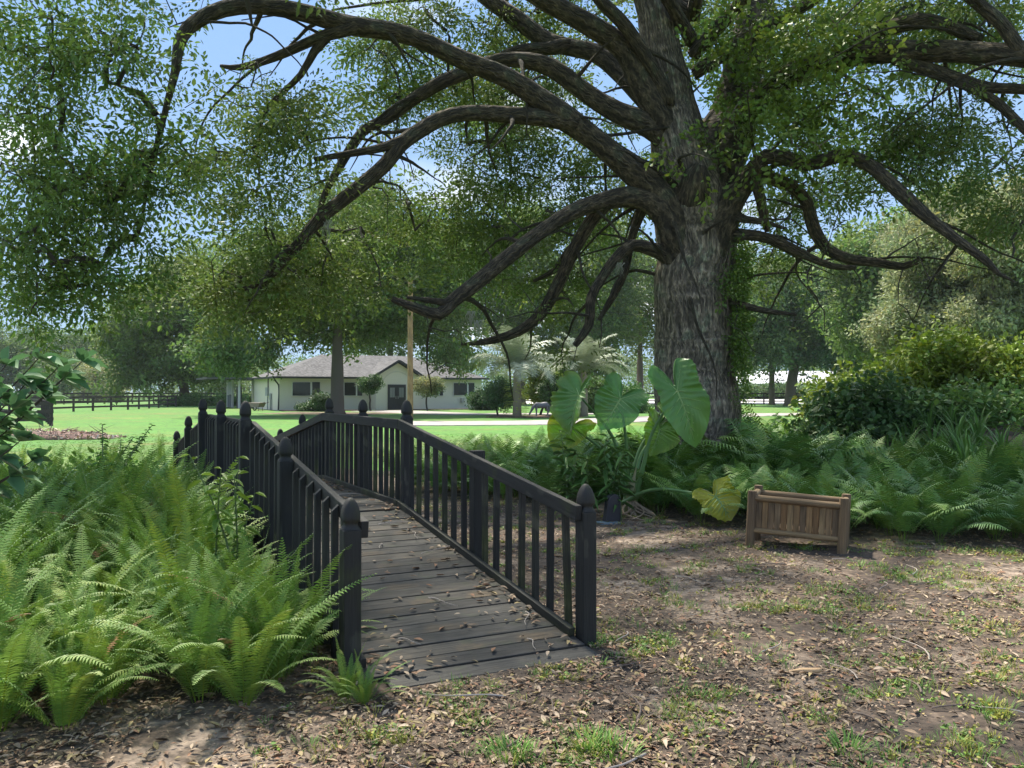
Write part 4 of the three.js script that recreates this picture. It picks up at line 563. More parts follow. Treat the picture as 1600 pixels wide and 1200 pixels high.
{ // a shrub at the edge of the clearing whose branches reach into view
  reseed(431); const base = V(-2.75, 0, -3.55), o = thing('broadleaf_shrub', 'shrub with large dark oval leaves leaning over the sword ferns', 'shrub', base), gs = [], A = { pos: [], col: [], idx: [] };
  for (const [px, py, d] of [[128, 565, 3.5], [90, 575, 3.3], [60, 560, 3.2], [40, 600, 3.3], [70, 620, 3.4], [100, 590, 3.45], [20, 640, 3.2], [30, 690, 3.1], [50, 720, 3.3], [10, 570, 3.1], [-30, 620, 3.1], [-60, 560, 3.2], [15, 745, 3.2]]) {
    const E = at(px, py, d).sub(base), mid = E.clone().multiplyScalar(0.5).add(V(-0.1, 0.25, 0)), pts = catmull([{ p: V(rr(-0.1, 0.1), 0, rr(-0.1, 0.1)), r: 0.012 }, { p: mid, r: 0.007 }, { p: E, r: 0.002 }], 0.12); gs.push(tube(pts, 5));
    for (let i = Math.floor(pts.length * 0.55); i < pts.length; i++) for (let q = 0; q < 5; q++) { const T = pts[Math.min(i + 1, pts.length - 1)].p.clone().sub(pts[i - 1].p).normalize(), dir = rndDir().multiplyScalar(0.8).add(T).normalize(); let nn = UPV.clone().addScaledVector(rndDir(), 0.5); nn.sub(dir.clone().multiplyScalar(nn.dot(dir))).normalize(); const b = rr(0.75, 1.2); addLeaf(A, pts[i].p, dir, nn, 0.105 * rr(0.7, 1.15), 0.055, [b, b, b], 0.2, 0.3); }
  }
  mesh('stems', mergeGeometries(gs), twigMat, o); mesh('leaves', geo(A.pos, A.idx, null, A.col), leafMat(0.10, 0.22, 0.085, 0.4, 0.75), o);
}

// ---------------------------------------------------------------- giant elephant ear plant
// a blade in its own axes: attachment at the origin, tip towards +z, face up (+y)
function earGeo(L, W, fold, curl, wave, tint, edge) {
  const NT = 96, NR = 12, pos = [], col = [], idx = [];
  const outline = th => { // th 0 = tip, pi = notch
    const a = Math.abs(th), lobe = 0.50 * Math.exp(-(((a - 2.55) / 0.34) ** 2)), body = Math.pow(Math.cos(Math.min(a, 1.5) * 0.62), 2.2), r = a < 1.5 ? lerp(0.40, 1, Math.pow(clamp(1 - a / 1.5), 1.35)) : 0.40 + 0.24 * smooth(1.5, 2.6, a) - 0.50 * smooth(2.74, 3.14, a);
    return r; };
  for (let j = 0; j <= NR; j++) for (let i = 0; i <= NT; i++) {
    const th = (i / NT * 2 - 1) * Math.PI, t = j / NR, r = outline(th) * t, x = Math.sin(th) * r * W * 1.75, z = Math.cos(th) * r * L;
    const rib = 0.02 * t * Math.sin((z - 0.42 * Math.abs(x)) / (L * 0.125) * 6.283), y = rib + Math.abs(x) * fold - curl * Math.max(0, z) * Math.max(0, z) / L - 0.25 * curl * (z < 0 ? z * z / L : 0) + wave * t * t * Math.sin(th * 9) * 0.6 + wave * 0.35 * t * Math.abs(Math.sin(th * 8));
    pos.push(x, y, z); const v = 1 + 0.10 * Math.cos(th * 16) * t, e = smooth(0.72, 1.0, t + 0.25 * (fbm(i * 0.17, j * 0.3 + L * 9, 2) - 0.5)) * edge; col.push(lerp(tint[0] * v, 3.2, e), lerp(tint[1] * v, 1.45, e), lerp(tint[2] * v, 0.5, e));
  }
  for (let j = 0; j < NR; j++) for (let i = 0; i < NT; i++) { const k = j * (NT + 1) + i; idx.push(k, k + NT + 1, k + 1, k + 1, k + NT + 1, k + NT + 2); }
  const yAt = (x, z) => Math.abs(x) * fold - curl * Math.max(0, z) ** 2 / L - (z < 0 ? 0.25 * curl * z * z / L : 0);
  const veins = []; const vein = (x1, z1, r) => veins.push(tube([0, 0.25, 0.5, 0.75, 1].map(t => ({ p: V(x1 * t, yAt(x1 * t, z1 * t) + 0.003, z1 * t), r: r * (1.05 - t) })), 5, { cap: false }));
  vein(0, L * 0.97, 0.014); for (const s of [-1, 1]) { vein(s * W * 0.42, -L * 0.42, 0.006); for (let k = 0; k < 6; k++) { const z0 = L * 0.13 * k, x1 = s * W * lerp(0.66, 0.12, k / 5.5), z1 = z0 + L * 0.22; veins.push(tube([0, 0.33, 0.66, 1].map(t => ({ p: V(x1 * t, yAt(x1 * t, lerp(z0, z1, t)) + 0.003, lerp(z0, z1, t)), r: 0.008 * (1.1 - t) })), 4, { cap: false })); } }
  return [geo(pos, idx, null, col), mergeGeometries(veins)];
}
{
  reseed(71);
  const base = onGround(985, 10.2), ear = thing('elephant_ear_plant', 'giant elephant ear plant with huge heart shaped leaves and exposed roots', 'plant', base);
  const earMat = new THREE.MeshPhysicalMaterial({ color: lin(0.125, 0.30, 0.045), roughness: 0.45, transmission: 0.45, thickness: 0, side: THREE.DoubleSide, vertexColors: true }), veinM = mat(0.26, 0.38, 0.14, 0.5), stalkM = mat(0.10, 0.20, 0.06, 0.45), loc = p => p.clone().sub(base);
  const leaf = (px, py, d, tipx, tipy, tipd, nrm, L, W, o = {}) => {
    const A = loc(at(px, py, d)), T = loc(at(tipx, tipy, tipd)), z = T.clone().sub(A).normalize(), n = V(...nrm); n.sub(z.clone().multiplyScalar(n.dot(z))).normalize(); const x = n.clone().cross(z).normalize();
    const [g, v] = earGeo(L, W, o.fold ?? 0.25, o.curl ?? 0.1, o.wave ?? 0.03, o.tint || [1, 1, 1], o.edge || 0), b = mesh('leaf', g, earMat, ear); b.matrixAutoUpdate = true; b.quaternion.setFromRotationMatrix(new THREE.Matrix4().makeBasis(x, n, z)); b.position.copy(A);
    mesh('vein', v, veinM, b); if (o.label) b.userData.label = o.label;
    if (!o.noStalk) { const root = V(rr(-0.08, 0.08), 0.16, rr(-0.06, 0.06)), mid = root.clone().lerp(A, 0.55).add(V((A.x - root.x) * -0.12, 0.12, 0)); mesh('petiole', tube(catmull([{ p: root, r: 0.036 }, { p: root.clone().lerp(mid, 0.5).add(V(0, 0.04, 0)), r: 0.026 }, { p: mid, r: 0.019 }, { p: A.clone().add(n.clone().multiplyScalar(-0.004)), r: 0.011 }], 0.06), 8), stalkM, ear); }
  };
  leaf(1058, 611, 10.0, 1098, 700, 9.7, [-0.05, 0.5, 0.85], 0.66, 0.36, { fold: 0.42, curl: 0.35 });
  leaf(969, 624, 10.0, 940, 672, 9.75, [0.25, 0.55, 0.8], 0.43, 0.35, { fold: 0.34, curl: 0.3, tint: [0.95, 1, 1.1] });
  leaf(905, 618, 10.1, 872, 690, 9.9, [-0.75, 0.35, 0.6], 0.47, 0.36, { fold: 0.55, curl: 0.3, wave: 0.04, edge: 0.35 });
  leaf(893, 668, 10.3, 862, 702, 10.1, [-0.2, 0.3, 0.9], 0.36, 0.32, { fold: 0.5, curl: 0.3, tint: [1.9, 1.25, 0.7], edge: 0.8, label: 'yellowing older leaf' });
  leaf(1030, 672, 10.5, 1020, 712, 10.3, [0.3, 0.4, 0.85], 0.34, 0.3, { fold: 0.55, curl: 0.3, tint: [1.7, 1.3, 0.9], edge: 0.3, label: 'pale yellow green leaf' });
  leaf(1040, 650, 10.7, 1068, 664, 10.6, [0, 0.9, 0.5], 0.3, 0.22, { fold: 0.5, tint: [1.7, 1.25, 0.5] });
  leaf(1118, 776, 9.35, 1142, 806, 9.2, [-0.15, 0.75, 0.65], 0.30, 0.30, { fold: 0.22, curl: 0.25, wave: 0.03, tint: [4.6, 1.8, 0.6], edge: 0.35, label: 'yellow dying leaf lying low' });
  mesh('crown_base', tube([{ p: V(0, -0.02, 0), r: 0.075 }, { p: V(0, 0.12, 0), r: 0.08 }, { p: V(0.01, 0.26, 0), r: 0.07 }, { p: V(0.02, 0.42, 0), r: 0.05 }], 10, { lump: 0.15 }), mat(0.15, 0.17, 0.06, 0.6), ear);
  const sheath = (yaw, l, m) => { const o = mesh('sheath', tube(catmull([{ p: V(0, 0.18, 0), r: 0.032 }, { p: V(Math.sin(yaw) * 0.06, 0.18 + l * 0.5, Math.cos(yaw) * 0.06), r: 0.03 }, { p: V(Math.sin(yaw) * 0.16, 0.18 + l, Math.cos(yaw) * 0.16), r: 0.004 }], 0.05), 7), m, ear); return o; };
  for (let i = 0; i < 6; i++) sheath(i * 1.05 + 0.3, rr(0.25, 0.5), i % 3 ? stalkM : mat(0.35, 0.34, 0.2, 0.7));
  const rootM = mat(0.34, 0.255, 0.175, 0.9);
  for (let i = 0; i < 13; i++) { const a = rr(-0.9, 0.9) + (i % 2 ? 0 : rr(-0.6, 0.6)), l = rr(0.25, 0.62), pts = []; for (let k = 0; k <= 6; k++) { const t = k / 6; pts.push({ p: V(Math.sin(a + 0.5 * Math.sin(t * 5 + i)) * (0.05 + l * t), Math.max(0.012, 0.2 * Math.pow(1 - t, 2.2)), Math.cos(a + 0.5 * Math.sin(t * 5 + i)) * (0.05 + l * t)), r: lerp(0.013, 0.005, t) }); } mesh('root', tube(catmull(pts, 0.05), 6), rootM, ear); }
}
// ---------------------------------------------------------------- wooden log planter
{
  reseed(75);
  const c = at(1245, 790, 8.15), p = thing('log_planter', 'weathered log framed wooden planter box in front of the fern bed', 'planter', V(c.x, 0, c.z), -0.42);
  p.rotation.z = -0.05;
  const wm = [[0.9, 0.85, 0.78], [1.15, 1.0, 0.8], [0.75, 0.7, 0.66], [1.2, 1.15, 1.0], [0.95, 0.75, 0.55]].map(k => new THREE.MeshStandardMaterial({ color: lin(...k.map(x => x * 0.80)), map: logMap, bumpMap: deckBump, bumpScale: 0.003, roughness: 0.9 }));
  const W = 0.82, D = 0.42, H = 0.53;
  const log = (name, a, b, r, m, parent = p) => { const d = b.clone().sub(a), n = 5, pts = []; for (let i = 0; i <= n; i++) pts.push({ p: a.clone().lerp(b, i / n), r: r * (1 + 0.05 * gauss()) }); pts.unshift({ p: a.clone().addScaledVector(d, -0.008), r: r * 0.8 }); pts.push({ p: b.clone().addScaledVector(d, 0.008), r: r * 0.8 }); return mesh(name, tube(pts, 14), m, parent); };
  for (const sx of [-1, 1]) for (const sz of [-1, 1]) log('post', V(sx * W / 2, -0.05, sz * D / 2), V(sx * W / 2, H + rr(-0.01, 0.012), sz * D / 2), 0.042, wm[sx > 0 ? 0 : 2]);
  for (const sz of [-1, 1]) { log('top_rail', V(-W / 2 + 0.035, H - 0.06, sz * D / 2), V(W / 2 - 0.035, H - 0.06, sz * D / 2), 0.032, wm[0]); log('bottom_rail', V(-W / 2 + 0.035, 0.16, sz * D / 2), V(W / 2 - 0.035, 0.16, sz * D / 2), 0.026, wm[3]); for (let i = 0; i < 13; i++) { const o = mesh('slat', woodBox(0.052, 0.26, 0.018, 0.003), wm[[2, 1, 2, 0, 4, 3, 1, 2, 1, 4, 3, 0, 2][i]], p); o.position.set(-W / 2 + 0.068 + i * 0.057, 0.31, sz * (D / 2 - 0.012) + rr(-0.003, 0.003)); } }
  for (const sx of [-1, 1]) { log('side_rail', V(sx * W / 2, H - 0.05, -D / 2 + 0.035), V(sx * W / 2, H - 0.05, D / 2 - 0.035), 0.034, wm[3]); for (let i = 0; i < 6; i++) { const o = mesh('slat', woodBox(0.018, 0.26, 0.052, 0.003), wm[i % 3], p); o.position.set(sx * (W / 2 - 0.012), 0.31, -D / 2 + 0.07 + i * 0.056); } }
  mesh('floor_board', box(W - 0.08, 0.02, D - 0.08, 0, 0.19, 0), wm[2], p);
}
{ // small black garden lamp on a pale blue plate beside the giant plant
  const l = thing('garden_spotlight', 'small black garden lamp housing standing on a grey blue plate', 'lamp', onGround(952, 9.6), 0.3), bm = mat(0.025, 0.025, 0.03, 0.5);
  mesh('base_plate', box(0.24, 0.035, 0.17, -0.03, 0.02, 0.04, 0.008), mat(0.14, 0.19, 0.21, 0.4), l);
  const s = new THREE.Shape(); s.moveTo(-0.075, 0); s.lineTo(0.085, 0); s.lineTo(0.085, 0.22); s.quadraticCurveTo(0.08, 0.28, 0.03, 0.29); s.quadraticCurveTo(-0.03, 0.28, -0.045, 0.2); s.closePath(); const g = new THREE.ExtrudeGeometry(s, { depth: 0.08, bevelEnabled: true, bevelSize: 0.008, bevelThickness: 0.008, bevelSegments: 2 }); g.translate(0.02, 0.045, -0.05); mesh('housing', g, bm, l);
  mesh('bracket', tube([{ p: V(0.12, 0.03, 0.02), r: 0.007 }, { p: V(0.125, 0.3, 0.02), r: 0.007 }], 6), bm, l);
}

// ---------------------------------------------------------------- the house
{
  reseed(81);
  const A = onGround(437, 67), B = onGround(752, 75), U = B.clone().sub(A), LEN = U.length(), turn = Math.atan2(-U.z, U.x);
  const h = thing('white_house', 'low white ranch house with grey shingle roof and black shuttered windows', 'house', A, turn);
  const wallM = mat(0.66, 0.62, 0.51, 0.9), sideM = wallM, trim = mat(0.025, 0.025, 0.028, 0.5), glass = new THREE.MeshPhysicalMaterial({ color: lin(0.02, 0.022, 0.025), roughness: 0.12 }), white = mat(0.7, 0.7, 0.68, 0.7);
  const roofMap = tex(256, 256, (u, v) => { const row = Math.floor(v * 16), k = 0.75 + 0.3 * hash(Math.floor(u * 20 + (row % 2) * 0.5), row) + 0.2 * (fbm(u * 9, v * 9, 4, 9, 9) - 0.5); return [0.36 * k, 0.355 * k, 0.35 * k]; }), roofM = new THREE.MeshStandardMaterial({ map: roofMap, roughness: 0.95 });
  const E = 2.65, DEP = 11, R = 4.75, OV = 0.5;                             // eave, depth, ridge; local x along the front, z towards the back is negative
  mesh('wall', box(LEN, E, 0.2, LEN / 2, E / 2, -0.1), wallM, h); mesh('wall', box(LEN, E, 0.2, LEN / 2, E / 2, -DEP + 0.1), wallM, h);
  mesh('side_wall', box(0.2, E, DEP - 0.4, 0.1, E / 2, -DEP / 2), sideM, h); mesh('side_wall', box(0.2, E, DEP - 0.4, LEN - 0.1, E / 2, -DEP / 2), sideM, h);
  // hip roof with thickness
  const hip = (x0, x1, z0, z1, y0, y1, ins) => { const zc = (z0 + z1) / 2, p = [[x0, y0, z0], [x1, y0, z0], [x1, y0, z1], [x0, y0, z1], [x0 + ins, y1, zc], [x1 - ins, y1, zc]], pos = [], uv = [], tri = (a, b, c) => { for (const q of [a, b, c]) { pos.push(...p[q]); uv.push(Math.abs(p[a][0] - p[b][0]) > 2 ? p[q][0] / 3 : p[q][2] / 3, p[q][1] / 1.2); } }; tri(0, 1, 5); tri(0, 5, 4); tri(1, 2, 5); tri(2, 3, 4); tri(2, 4, 5); tri(3, 0, 4); tri(0, 2, 1); tri(0, 3, 2); return geo(pos, null, uv); };
  const roof = mesh('roof', hip(-OV, LEN + OV, OV, -DEP - OV, E, R, 5.2), roofM, h);
  mesh('gutter', box(LEN + 2 * OV, 0.16, 0.12, LEN / 2, E - 0.02, OV + 0.06), trim, roof); mesh('gutter', box(0.12, 0.16, DEP + 2 * OV, -OV - 0.06, E - 0.02, -DEP / 2), trim, roof);
  // entrance gable standing forward of the front wall
  const toX = px => { // where a line of sight meets the front wall, in local x
    const dir = at(px, 612, 1), n = V(Math.sin(turn), 0, Math.cos(turn)), k = A.dot(n) / V(dir.x, 0, dir.z).dot(n); return V(dir.x * k, 0, dir.z * k).sub(A).applyAxisAngle(UPV, -turn).x; };
  const gx0 = toX(574), gx1 = toX(652), gc = (gx0 + gx1) / 2, gh = 3.95, gs = new THREE.Shape(); gs.moveTo(gx0 + 0.3, 0); gs.lineTo(gx1 - 0.3, 0); gs.lineTo(gx1 - 0.3, 2.75); gs.lineTo(gc, gh - 0.1); gs.lineTo(gx0 + 0.3, 2.75); gs.closePath();
  const gg = new THREE.ExtrudeGeometry(gs, { depth: 1.4, bevelEnabled: false }); mesh('gable', gg, wallM, h);
  for (const s of [-1, 1]) { const a = V(gc, gh + 0.05, 0), b = V(s > 0 ? gx1 + 0.1 : gx0 - 0.1, 2.6, 0), L = a.distanceTo(b), o = mesh('gable_roof', box(L, 0.14, 6.2), roofM, h); o.position.set((a.x + b.x) / 2, (a.y + b.y) / 2 + 0.05, -1.35); o.rotation.z = Math.atan2(b.y - a.y, b.x - a.x); const f = mesh('fascia', box(L, 0.2, 0.06, 0, -0.02, 3.13), trim, o); f.name = 'fascia'; }
  const arch = []; for (let i = 0; i <= 16; i++) { const a = Math.PI * i / 16; arch.push({ p: V(gc - 0.1 + Math.cos(a) * 1.25, 2.0 + Math.sin(a) * 1.15, 1.41), r: 0.03 }); } mesh('arch_trim', tube(arch, 6), mat(0.55, 0.54, 0.47, 0.9), h);
  // double door
  const dx0 = toX(597), dx1 = toX(625), dw = (dx1 - dx0) / 2;
  for (const s of [0, 1]) { const d = mesh('door', box(dw - 0.02, 2.06, 0.06, 0, 1.03, 0), trim, h); d.position.set(dx0 + dw * (s + 0.5), 0.03, 1.44); mesh('door_glass', box(dw * 0.5, 0.8, 0.02, 0, 1.4, 0.03), mat(0.28, 0.29, 0.28, 0.3), d); mesh('handle', box(0.04, 0.25, 0.05, s ? -dw * 0.38 : dw * 0.38, 1.0, 0.05), mat(0.3, 0.3, 0.3, 0.3), d); for (let k = -1; k <= 1; k++) mesh('glass_scroll', box(0.02, 0.8, 0.02, k * 0.12, 1.4, 0.045), trim, d); }
  mesh('wall_lantern', box(0.14, 0.4, 0.16, toX(632), 1.75, 1.48, 0.03), trim, h);
  // windows: dark panes and shutter, pale mullion between
  for (const [a, b] of [[456, 500], [537, 566], [672, 692], [708, 741]]) { const x0 = toX(a), x1 = toX(b), w = x1 - x0, win = mesh('window', box(w, 1.14, 0.08, x0 + w / 2, 1.72, 0.03), white, h); mesh('window_pane', box(w * 0.66 - 0.08, 1.06, 0.04, x0 + w * 0.33, 1.72, 0.075), glass, win); mesh('shutter', box(w * 0.3 - 0.06, 1.1, 0.05, x0 + w * 0.85, 1.72, 0.08), trim, win); }
  // downpipe, meter boxes and conduits on the side wall
  mesh('downpipe', tube(catmull([{ p: V(-0.5, E - 0.1, 0.3), r: 0.06 }, { p: V(-0.3, E - 0.35, 0.05), r: 0.06 }, { p: V(-0.08, E - 0.6, -0.1), r: 0.06 }, { p: V(-0.08, 0.05, -0.1), r: 0.06 }], 0.2), 8), trim, h);
  const greyM = mat(0.3, 0.31, 0.32, 0.5); mesh('meter_box', box(0.16, 0.7, 0.9, -0.08, 1.5, -4.6), greyM, h); mesh('meter_box', box(0.14, 0.5, 0.6, -0.07, 1.1, -3.2), greyM, h); for (const [z, y] of [[-4.6, 1.1], [-3.5, 1.0], [-2.9, 0.9]]) mesh('conduit', box(0.07, y, 0.12, -0.04, y / 2, z), greyM, h); mesh('service_mast', box(0.07, 1.6, 0.1, -0.04, 2.6, -4.4), trim, h);
  // covered side porch behind: posts, half wall panels, dark opening
  mesh('porch_roof', box(5.4, 0.18, 7.6, -1.4, E + 0.05, -DEP - 3.6), roofM, h); for (const z of [-DEP - 0.6, -DEP - 4.2, -DEP - 7.2]) mesh('porch_post', box(0.18, E, 0.18, -1.2, E / 2, z), white, h);
  mesh('porch_panel', box(0.08, 1.15, 3.0, -1.2, 0.6, -DEP - 5.7), mat(0.13, 0.15, 0.17, 0.7), h); for (let i = 0; i < 3; i++) mesh('porch_screen', box(0.05, 1.25, 0.8, -1.2, 1.85, -DEP - 4.75 - i * 0.97), mat(0.5, 0.5, 0.53, 0.7), h);
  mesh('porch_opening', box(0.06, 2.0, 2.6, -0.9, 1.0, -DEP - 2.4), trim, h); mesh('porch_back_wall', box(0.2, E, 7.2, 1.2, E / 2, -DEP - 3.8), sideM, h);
  mesh('hose_box', box(0.3, 0.4, 0.2, toX(722), 0.75, 0.12), mat(0.4, 0.38, 0.33), h);
}
// tree shaped shrubs and foundation plants by the house
const housePuffs = [puffGeo(60, 0.5, 0.16, 0.09, 0.15), puffGeo(60, 0.5, 0.16, 0.09, 0.2)];
const hb = (name, label, px, d, bl, m, s, seedN, stems = 4) => bush(name, label, 'shrub', null, onGround(px, d), bl, m, { geos: housePuffs, per: 3, rad: 0.35, scale: s, seedN, stems, stemR: 0.05 });
hb('topiary_shrub', 'clipped round headed shrub on bare stems beside the double door', 577, 65.5, [[0, 2.15, 0, 0.85, 0.55, 0.8, 40]], bushDark, 0.7, 21);
hb('topiary_shrub', 'pale flowering round headed shrub on forked stems beside the pole', 667, 67.5, [[0, 2.05, 0, 1.1, 0.55, 0.9, 46]], sageLeaf, 0.75, 22);
hb('foundation_shrub', 'dark leafy shrub under the house window behind the yard tree', 504, 64.5, [[0, 0.7, 0, 0.85, 0.6, 0.7, 40]], bushDark, 0.8, 23, 6);
hb('foundation_shrub', 'low dark shrub at the house wall under the long window', 478, 64.8, [[0, 0.3, 0, 0.6, 0.25, 0.5, 16]], bushDark, 0.6, 24, 5);
hb('corner_shrub', 'rounded shrub at the far corner of the house', 756, 69, [[0, 0.9, 0, 1.1, 0.8, 0.9, 50]], bushDark, 0.9, 25, 6);
hb('dark_garden_shrub', 'dark open shrub standing between the house corner and the palm', 778, 54, [[0, 1.4, 0, 0.85, 0.8, 0.8, 50]], bushDark, 0.8, 26, 5);
hb('dark_garden_shrub', 'dark many stemmed shrub behind the grazing statue', 868, 52, [[0, 1.5, 0, 0.9, 0.7, 0.8, 50]], bushDark, 0.8, 27, 5);
hb('garden_bush', 'yellow green airy bush growing between the two palms', 843, 54.5, [[0, 2.2, 0, 1.1, 1.3, 1.0, 70]], bushLime, 0.8, 28, 5);
hb('garden_bush', 'green hedge bush beyond the second palm', 930, 60, [[0, 1.2, 0, 1.6, 1.1, 1.0, 60], [2.6, 1, 0, 1.4, 0.9, 1, 40]], bushMid, 1.0, 29, 6);
hb('tree_foot_shrub', 'low leafy scrub around the foot of the roadside tree', 290, 89, [[0, 0.5, 0, 3.2, 0.45, 1.2, 60], [5.5, 0.5, 0, 3.2, 0.5, 1.2, 60]], bushMid, 1.0, 30, 8);
hb('arena_bank_shrub', 'long green bank of scrub beyond the sand arena', 1240, 168, [[0, 1.2, 0, 13, 1.2, 2, 150], [14, 1.2, 0, 8, 1.2, 2, 80]], leafMat(0.13, 0.23, 0.06, 0.4, 0.6), 2.4, 31, 10);

// ---------------------------------------------------------------- palms
{
  reseed(85);
  const frond = [0, 1, 2, 3].map(i => frondGeo(2.3, 52, 0.55, 0.03, 0.15 + 0.25 * i, 1.3 + 0.5 * i, { tipPow: 0.5, tilt: 0.5, droop: 0.3, low: 0.14 })), pm = [leafMat(0.29, 0.34, 0.22, 0.38, 0.6), leafMat(0.36, 0.40, 0.28, 0.38, 0.6)];
  for (const [px, d, h, label, s] of [[808, 50, 2.5, 'silvery pindo palm with trunk clad in yellow green ferns', 1.5], [912, 52, 2.4, 'silvery pindo palm half hidden behind the giant leaves', 1.45]]) {
    const p = thing('pindo_palm', label, 'palm', onGround(px, d), rnd() * 6);
    mesh('trunk', tube([{ p: V(0, -0.05, 0), r: 0.3 }, { p: V(0, 0.3, 0), r: 0.26 }, { p: V(0, h, 0), r: 0.24 }, { p: V(0, h + 0.35, 0), r: 0.1 }], 12, { lump: 0.12 }), mat(0.22, 0.19, 0.13, 0.95), p);
    for (let i = 0; i < 34; i++) { const o = mesh('frond', frond[i % 4], pm[i % 2], p); o.rotation.order = 'YXZ'; o.rotation.set(rr(-0.15, 0.15), i * 2.4 + rr(-0.2, 0.2), rr(-0.1, 0.1)); o.position.set(0, h + rr(-0.05, 0.2), 0); o.scale.setScalar(s * rr(0.8, 1.05)); }
    if (s === 1.5) { const L = []; for (let i = 0; i < 190; i++) { const a = rnd() * 6.283, y = rr(0.1, 2.4); L.push({ p: V(Math.cos(a) * 0.25, y, Math.sin(a) * 0.25), q: quatOf(Math.PI / 2 - a, 0.7), s: rr(0.5, 0.85), c: lin(1.5, 1.2, 0.6) }); } instanced('trunk_ferns', broadFronds[1], fernMats[2], L, p); }
  }
}
// ---------------------------------------------------------------- grazing horse statue
{
  const hm = mat(0.15, 0.15, 0.165, 0.6), s = thing('horse_statue', 'small grey grazing horse statue standing on the mulch bed', 'statue', onGround(846, 50.3).setY(0.05), 0.15), gs = [];
  const part = (pts, sides = 12) => tube(catmull(pts.map(([x, y, z, r]) => ({ p: V(x, y, z), r })), 0.05), sides);
  gs.push(part([[-0.40, 0.66, 0, 0.06], [-0.34, 0.67, 0, 0.15], [-0.2, 0.64, 0, 0.18], [0, 0.64, 0, 0.165], [0.2, 0.67, 0, 0.175], [0.33, 0.68, 0, 0.15], [0.40, 0.66, 0, 0.06]]));
  gs.push(part([[-0.30, 0.68, 0, 0.12], [-0.42, 0.6, 0, 0.1], [-0.54, 0.44, 0, 0.08], [-0.62, 0.3, 0, 0.065]]), part([[-0.60, 0.33, 0, 0.06], [-0.67, 0.22, 0, 0.065], [-0.72, 0.12, 0, 0.045], [-0.74, 0.06, 0, 0.03]]));
  for (const z of [-0.08, 0.08]) { gs.push(part([[-0.30, 0.62, z, 0.08], [-0.31, 0.4, z, 0.05], [-0.30, 0.28, z, 0.036], [-0.31, 0.08, z, 0.026], [-0.33, 0, z, 0.038]], 8), part([[0.31, 0.66, z, 0.11], [0.34, 0.45, z, 0.062], [0.39, 0.30, z, 0.04], [0.37, 0.1, z, 0.027], [0.35, 0, z, 0.038]], 8)); gs.push(part([[-0.58, 0.38, z * 0.6, 0.022], [-0.55, 0.45, z * 0.8, 0.004]], 6)); }
  mesh('body', mergeGeometries(gs), hm, s); mesh('tail', part([[0.40, 0.72, 0, 0.03], [0.48, 0.6, 0, 0.04], [0.47, 0.35, 0, 0.03], [0.45, 0.2, 0, 0.008]], 8), mat(0.15, 0.15, 0.16, 0.7), s); mesh('mane', part([[-0.33, 0.79, 0, 0.02], [-0.45, 0.70, 0, 0.03], [-0.58, 0.52, 0, 0.03], [-0.64, 0.4, 0, 0.01]], 8), mat(0.15, 0.15, 0.16, 0.7), s);
}
// ---------------------------------------------------------------- utility pole with wires
{
  const P = onGround(641, 45), p = thing('utility_pole', 'tall pale wooden utility pole standing before the house gable', 'pole', P);
  mesh('shaft', tube([{ p: V(0, -0.2, 0), r: 0.165 }, { p: V(0, 3, 0), r: 0.15 }, { p: V(0, 7.4, 0), r: 0.125 }], 16), new THREE.MeshStandardMaterial({ map: logMap, color: lin(1.25, 1.12, 0.95), roughness: 0.9 }), p);
  mesh('pole_cap', new THREE.ConeGeometry(0.135, 0.08, 16).translate(0, 7.44, 0), mat(0.3, 0.27, 0.22), p); mesh('insulator', new THREE.CylinderGeometry(0.06, 0.05, 0.2, 10).translate(0.16, 7.1, 0), mat(0.25, 0.25, 0.27, 0.4), p);
  for (const [ex, ey, ez] of [[-40, 9, -30], [45, 9.5, -35], [-22, 4.6, -25]]) { const pts = []; for (let i = 0; i <= 14; i++) { const t = i / 14; pts.push({ p: V(ex * t, lerp(7.1, ey, t) - 1.6 * Math.sin(Math.PI * t), ez * t), r: 0.014 }); } mesh('wire', tube(pts, 4), mat(0.03, 0.03, 0.03), p); }
}
// ---------------------------------------------------------------- board fences
function fence(label, pts, h, rails, m, step = 2.5, name = 'board_fence', pr = 0.065) {
  const o = thing(name, label, 'fence', pts[0].clone());
  for (let s = 0; s < pts.length - 1; s++) { const a = pts[s], b = pts[s + 1], L = a.distanceTo(b), n = Math.max(1, Math.round(L / step)), yaw = Math.atan2(-(b.z - a.z), b.x - a.x);
    for (let i = 0; i <= n; i++) { if (s && !i) continue; const q = mesh('post', fencePost(h, pr), m, o); q.position.copy(a.clone().lerp(b, i / n).sub(pts[0])); q.rotation.y = yaw; }
    for (let i = 0; i < n; i++) for (let k = 0; k < rails; k++) { const q = mesh('rail', fenceRail(L / n), m, o); q.position.copy(a.clone().lerp(b, (i + 0.5) / n).sub(pts[0])); q.position.y = h * (rails === 3 ? [0.28, 0.60, 0.92][k] : [0.22, 0.58, 0.92][k]); q.rotation.y = yaw; q.translateZ(pr + 0.018); } }
  return o;
}
const fpCache = new Map(); function fencePost(h, pr) { const k = h + '|' + pr; if (!fpCache.has(k)) fpCache.set(k, box(pr * 2, h + 0.1, pr * 2, 0, h / 2 - 0.05, 0, 0.01)); return fpCache.get(k); }
function fenceRail(L) { const k = 'r' + L.toFixed(3); if (!fpCache.has(k)) fpCache.set(k, box(L, 0.14, 0.035)); return fpCache.get(k); }
const fenceBlack = mat(0.022, 0.022, 0.026, 0.7), fenceBrown = mat(0.045, 0.033, 0.03, 0.8);
fence('long black three board fence along the sand arena', [onGround(740, 108), onGround(960, 104), onGround(1150, 101), onGround(1420, 97)], 1.4, 3, fenceBlack, 3.1, 'board_fence', 0.08);
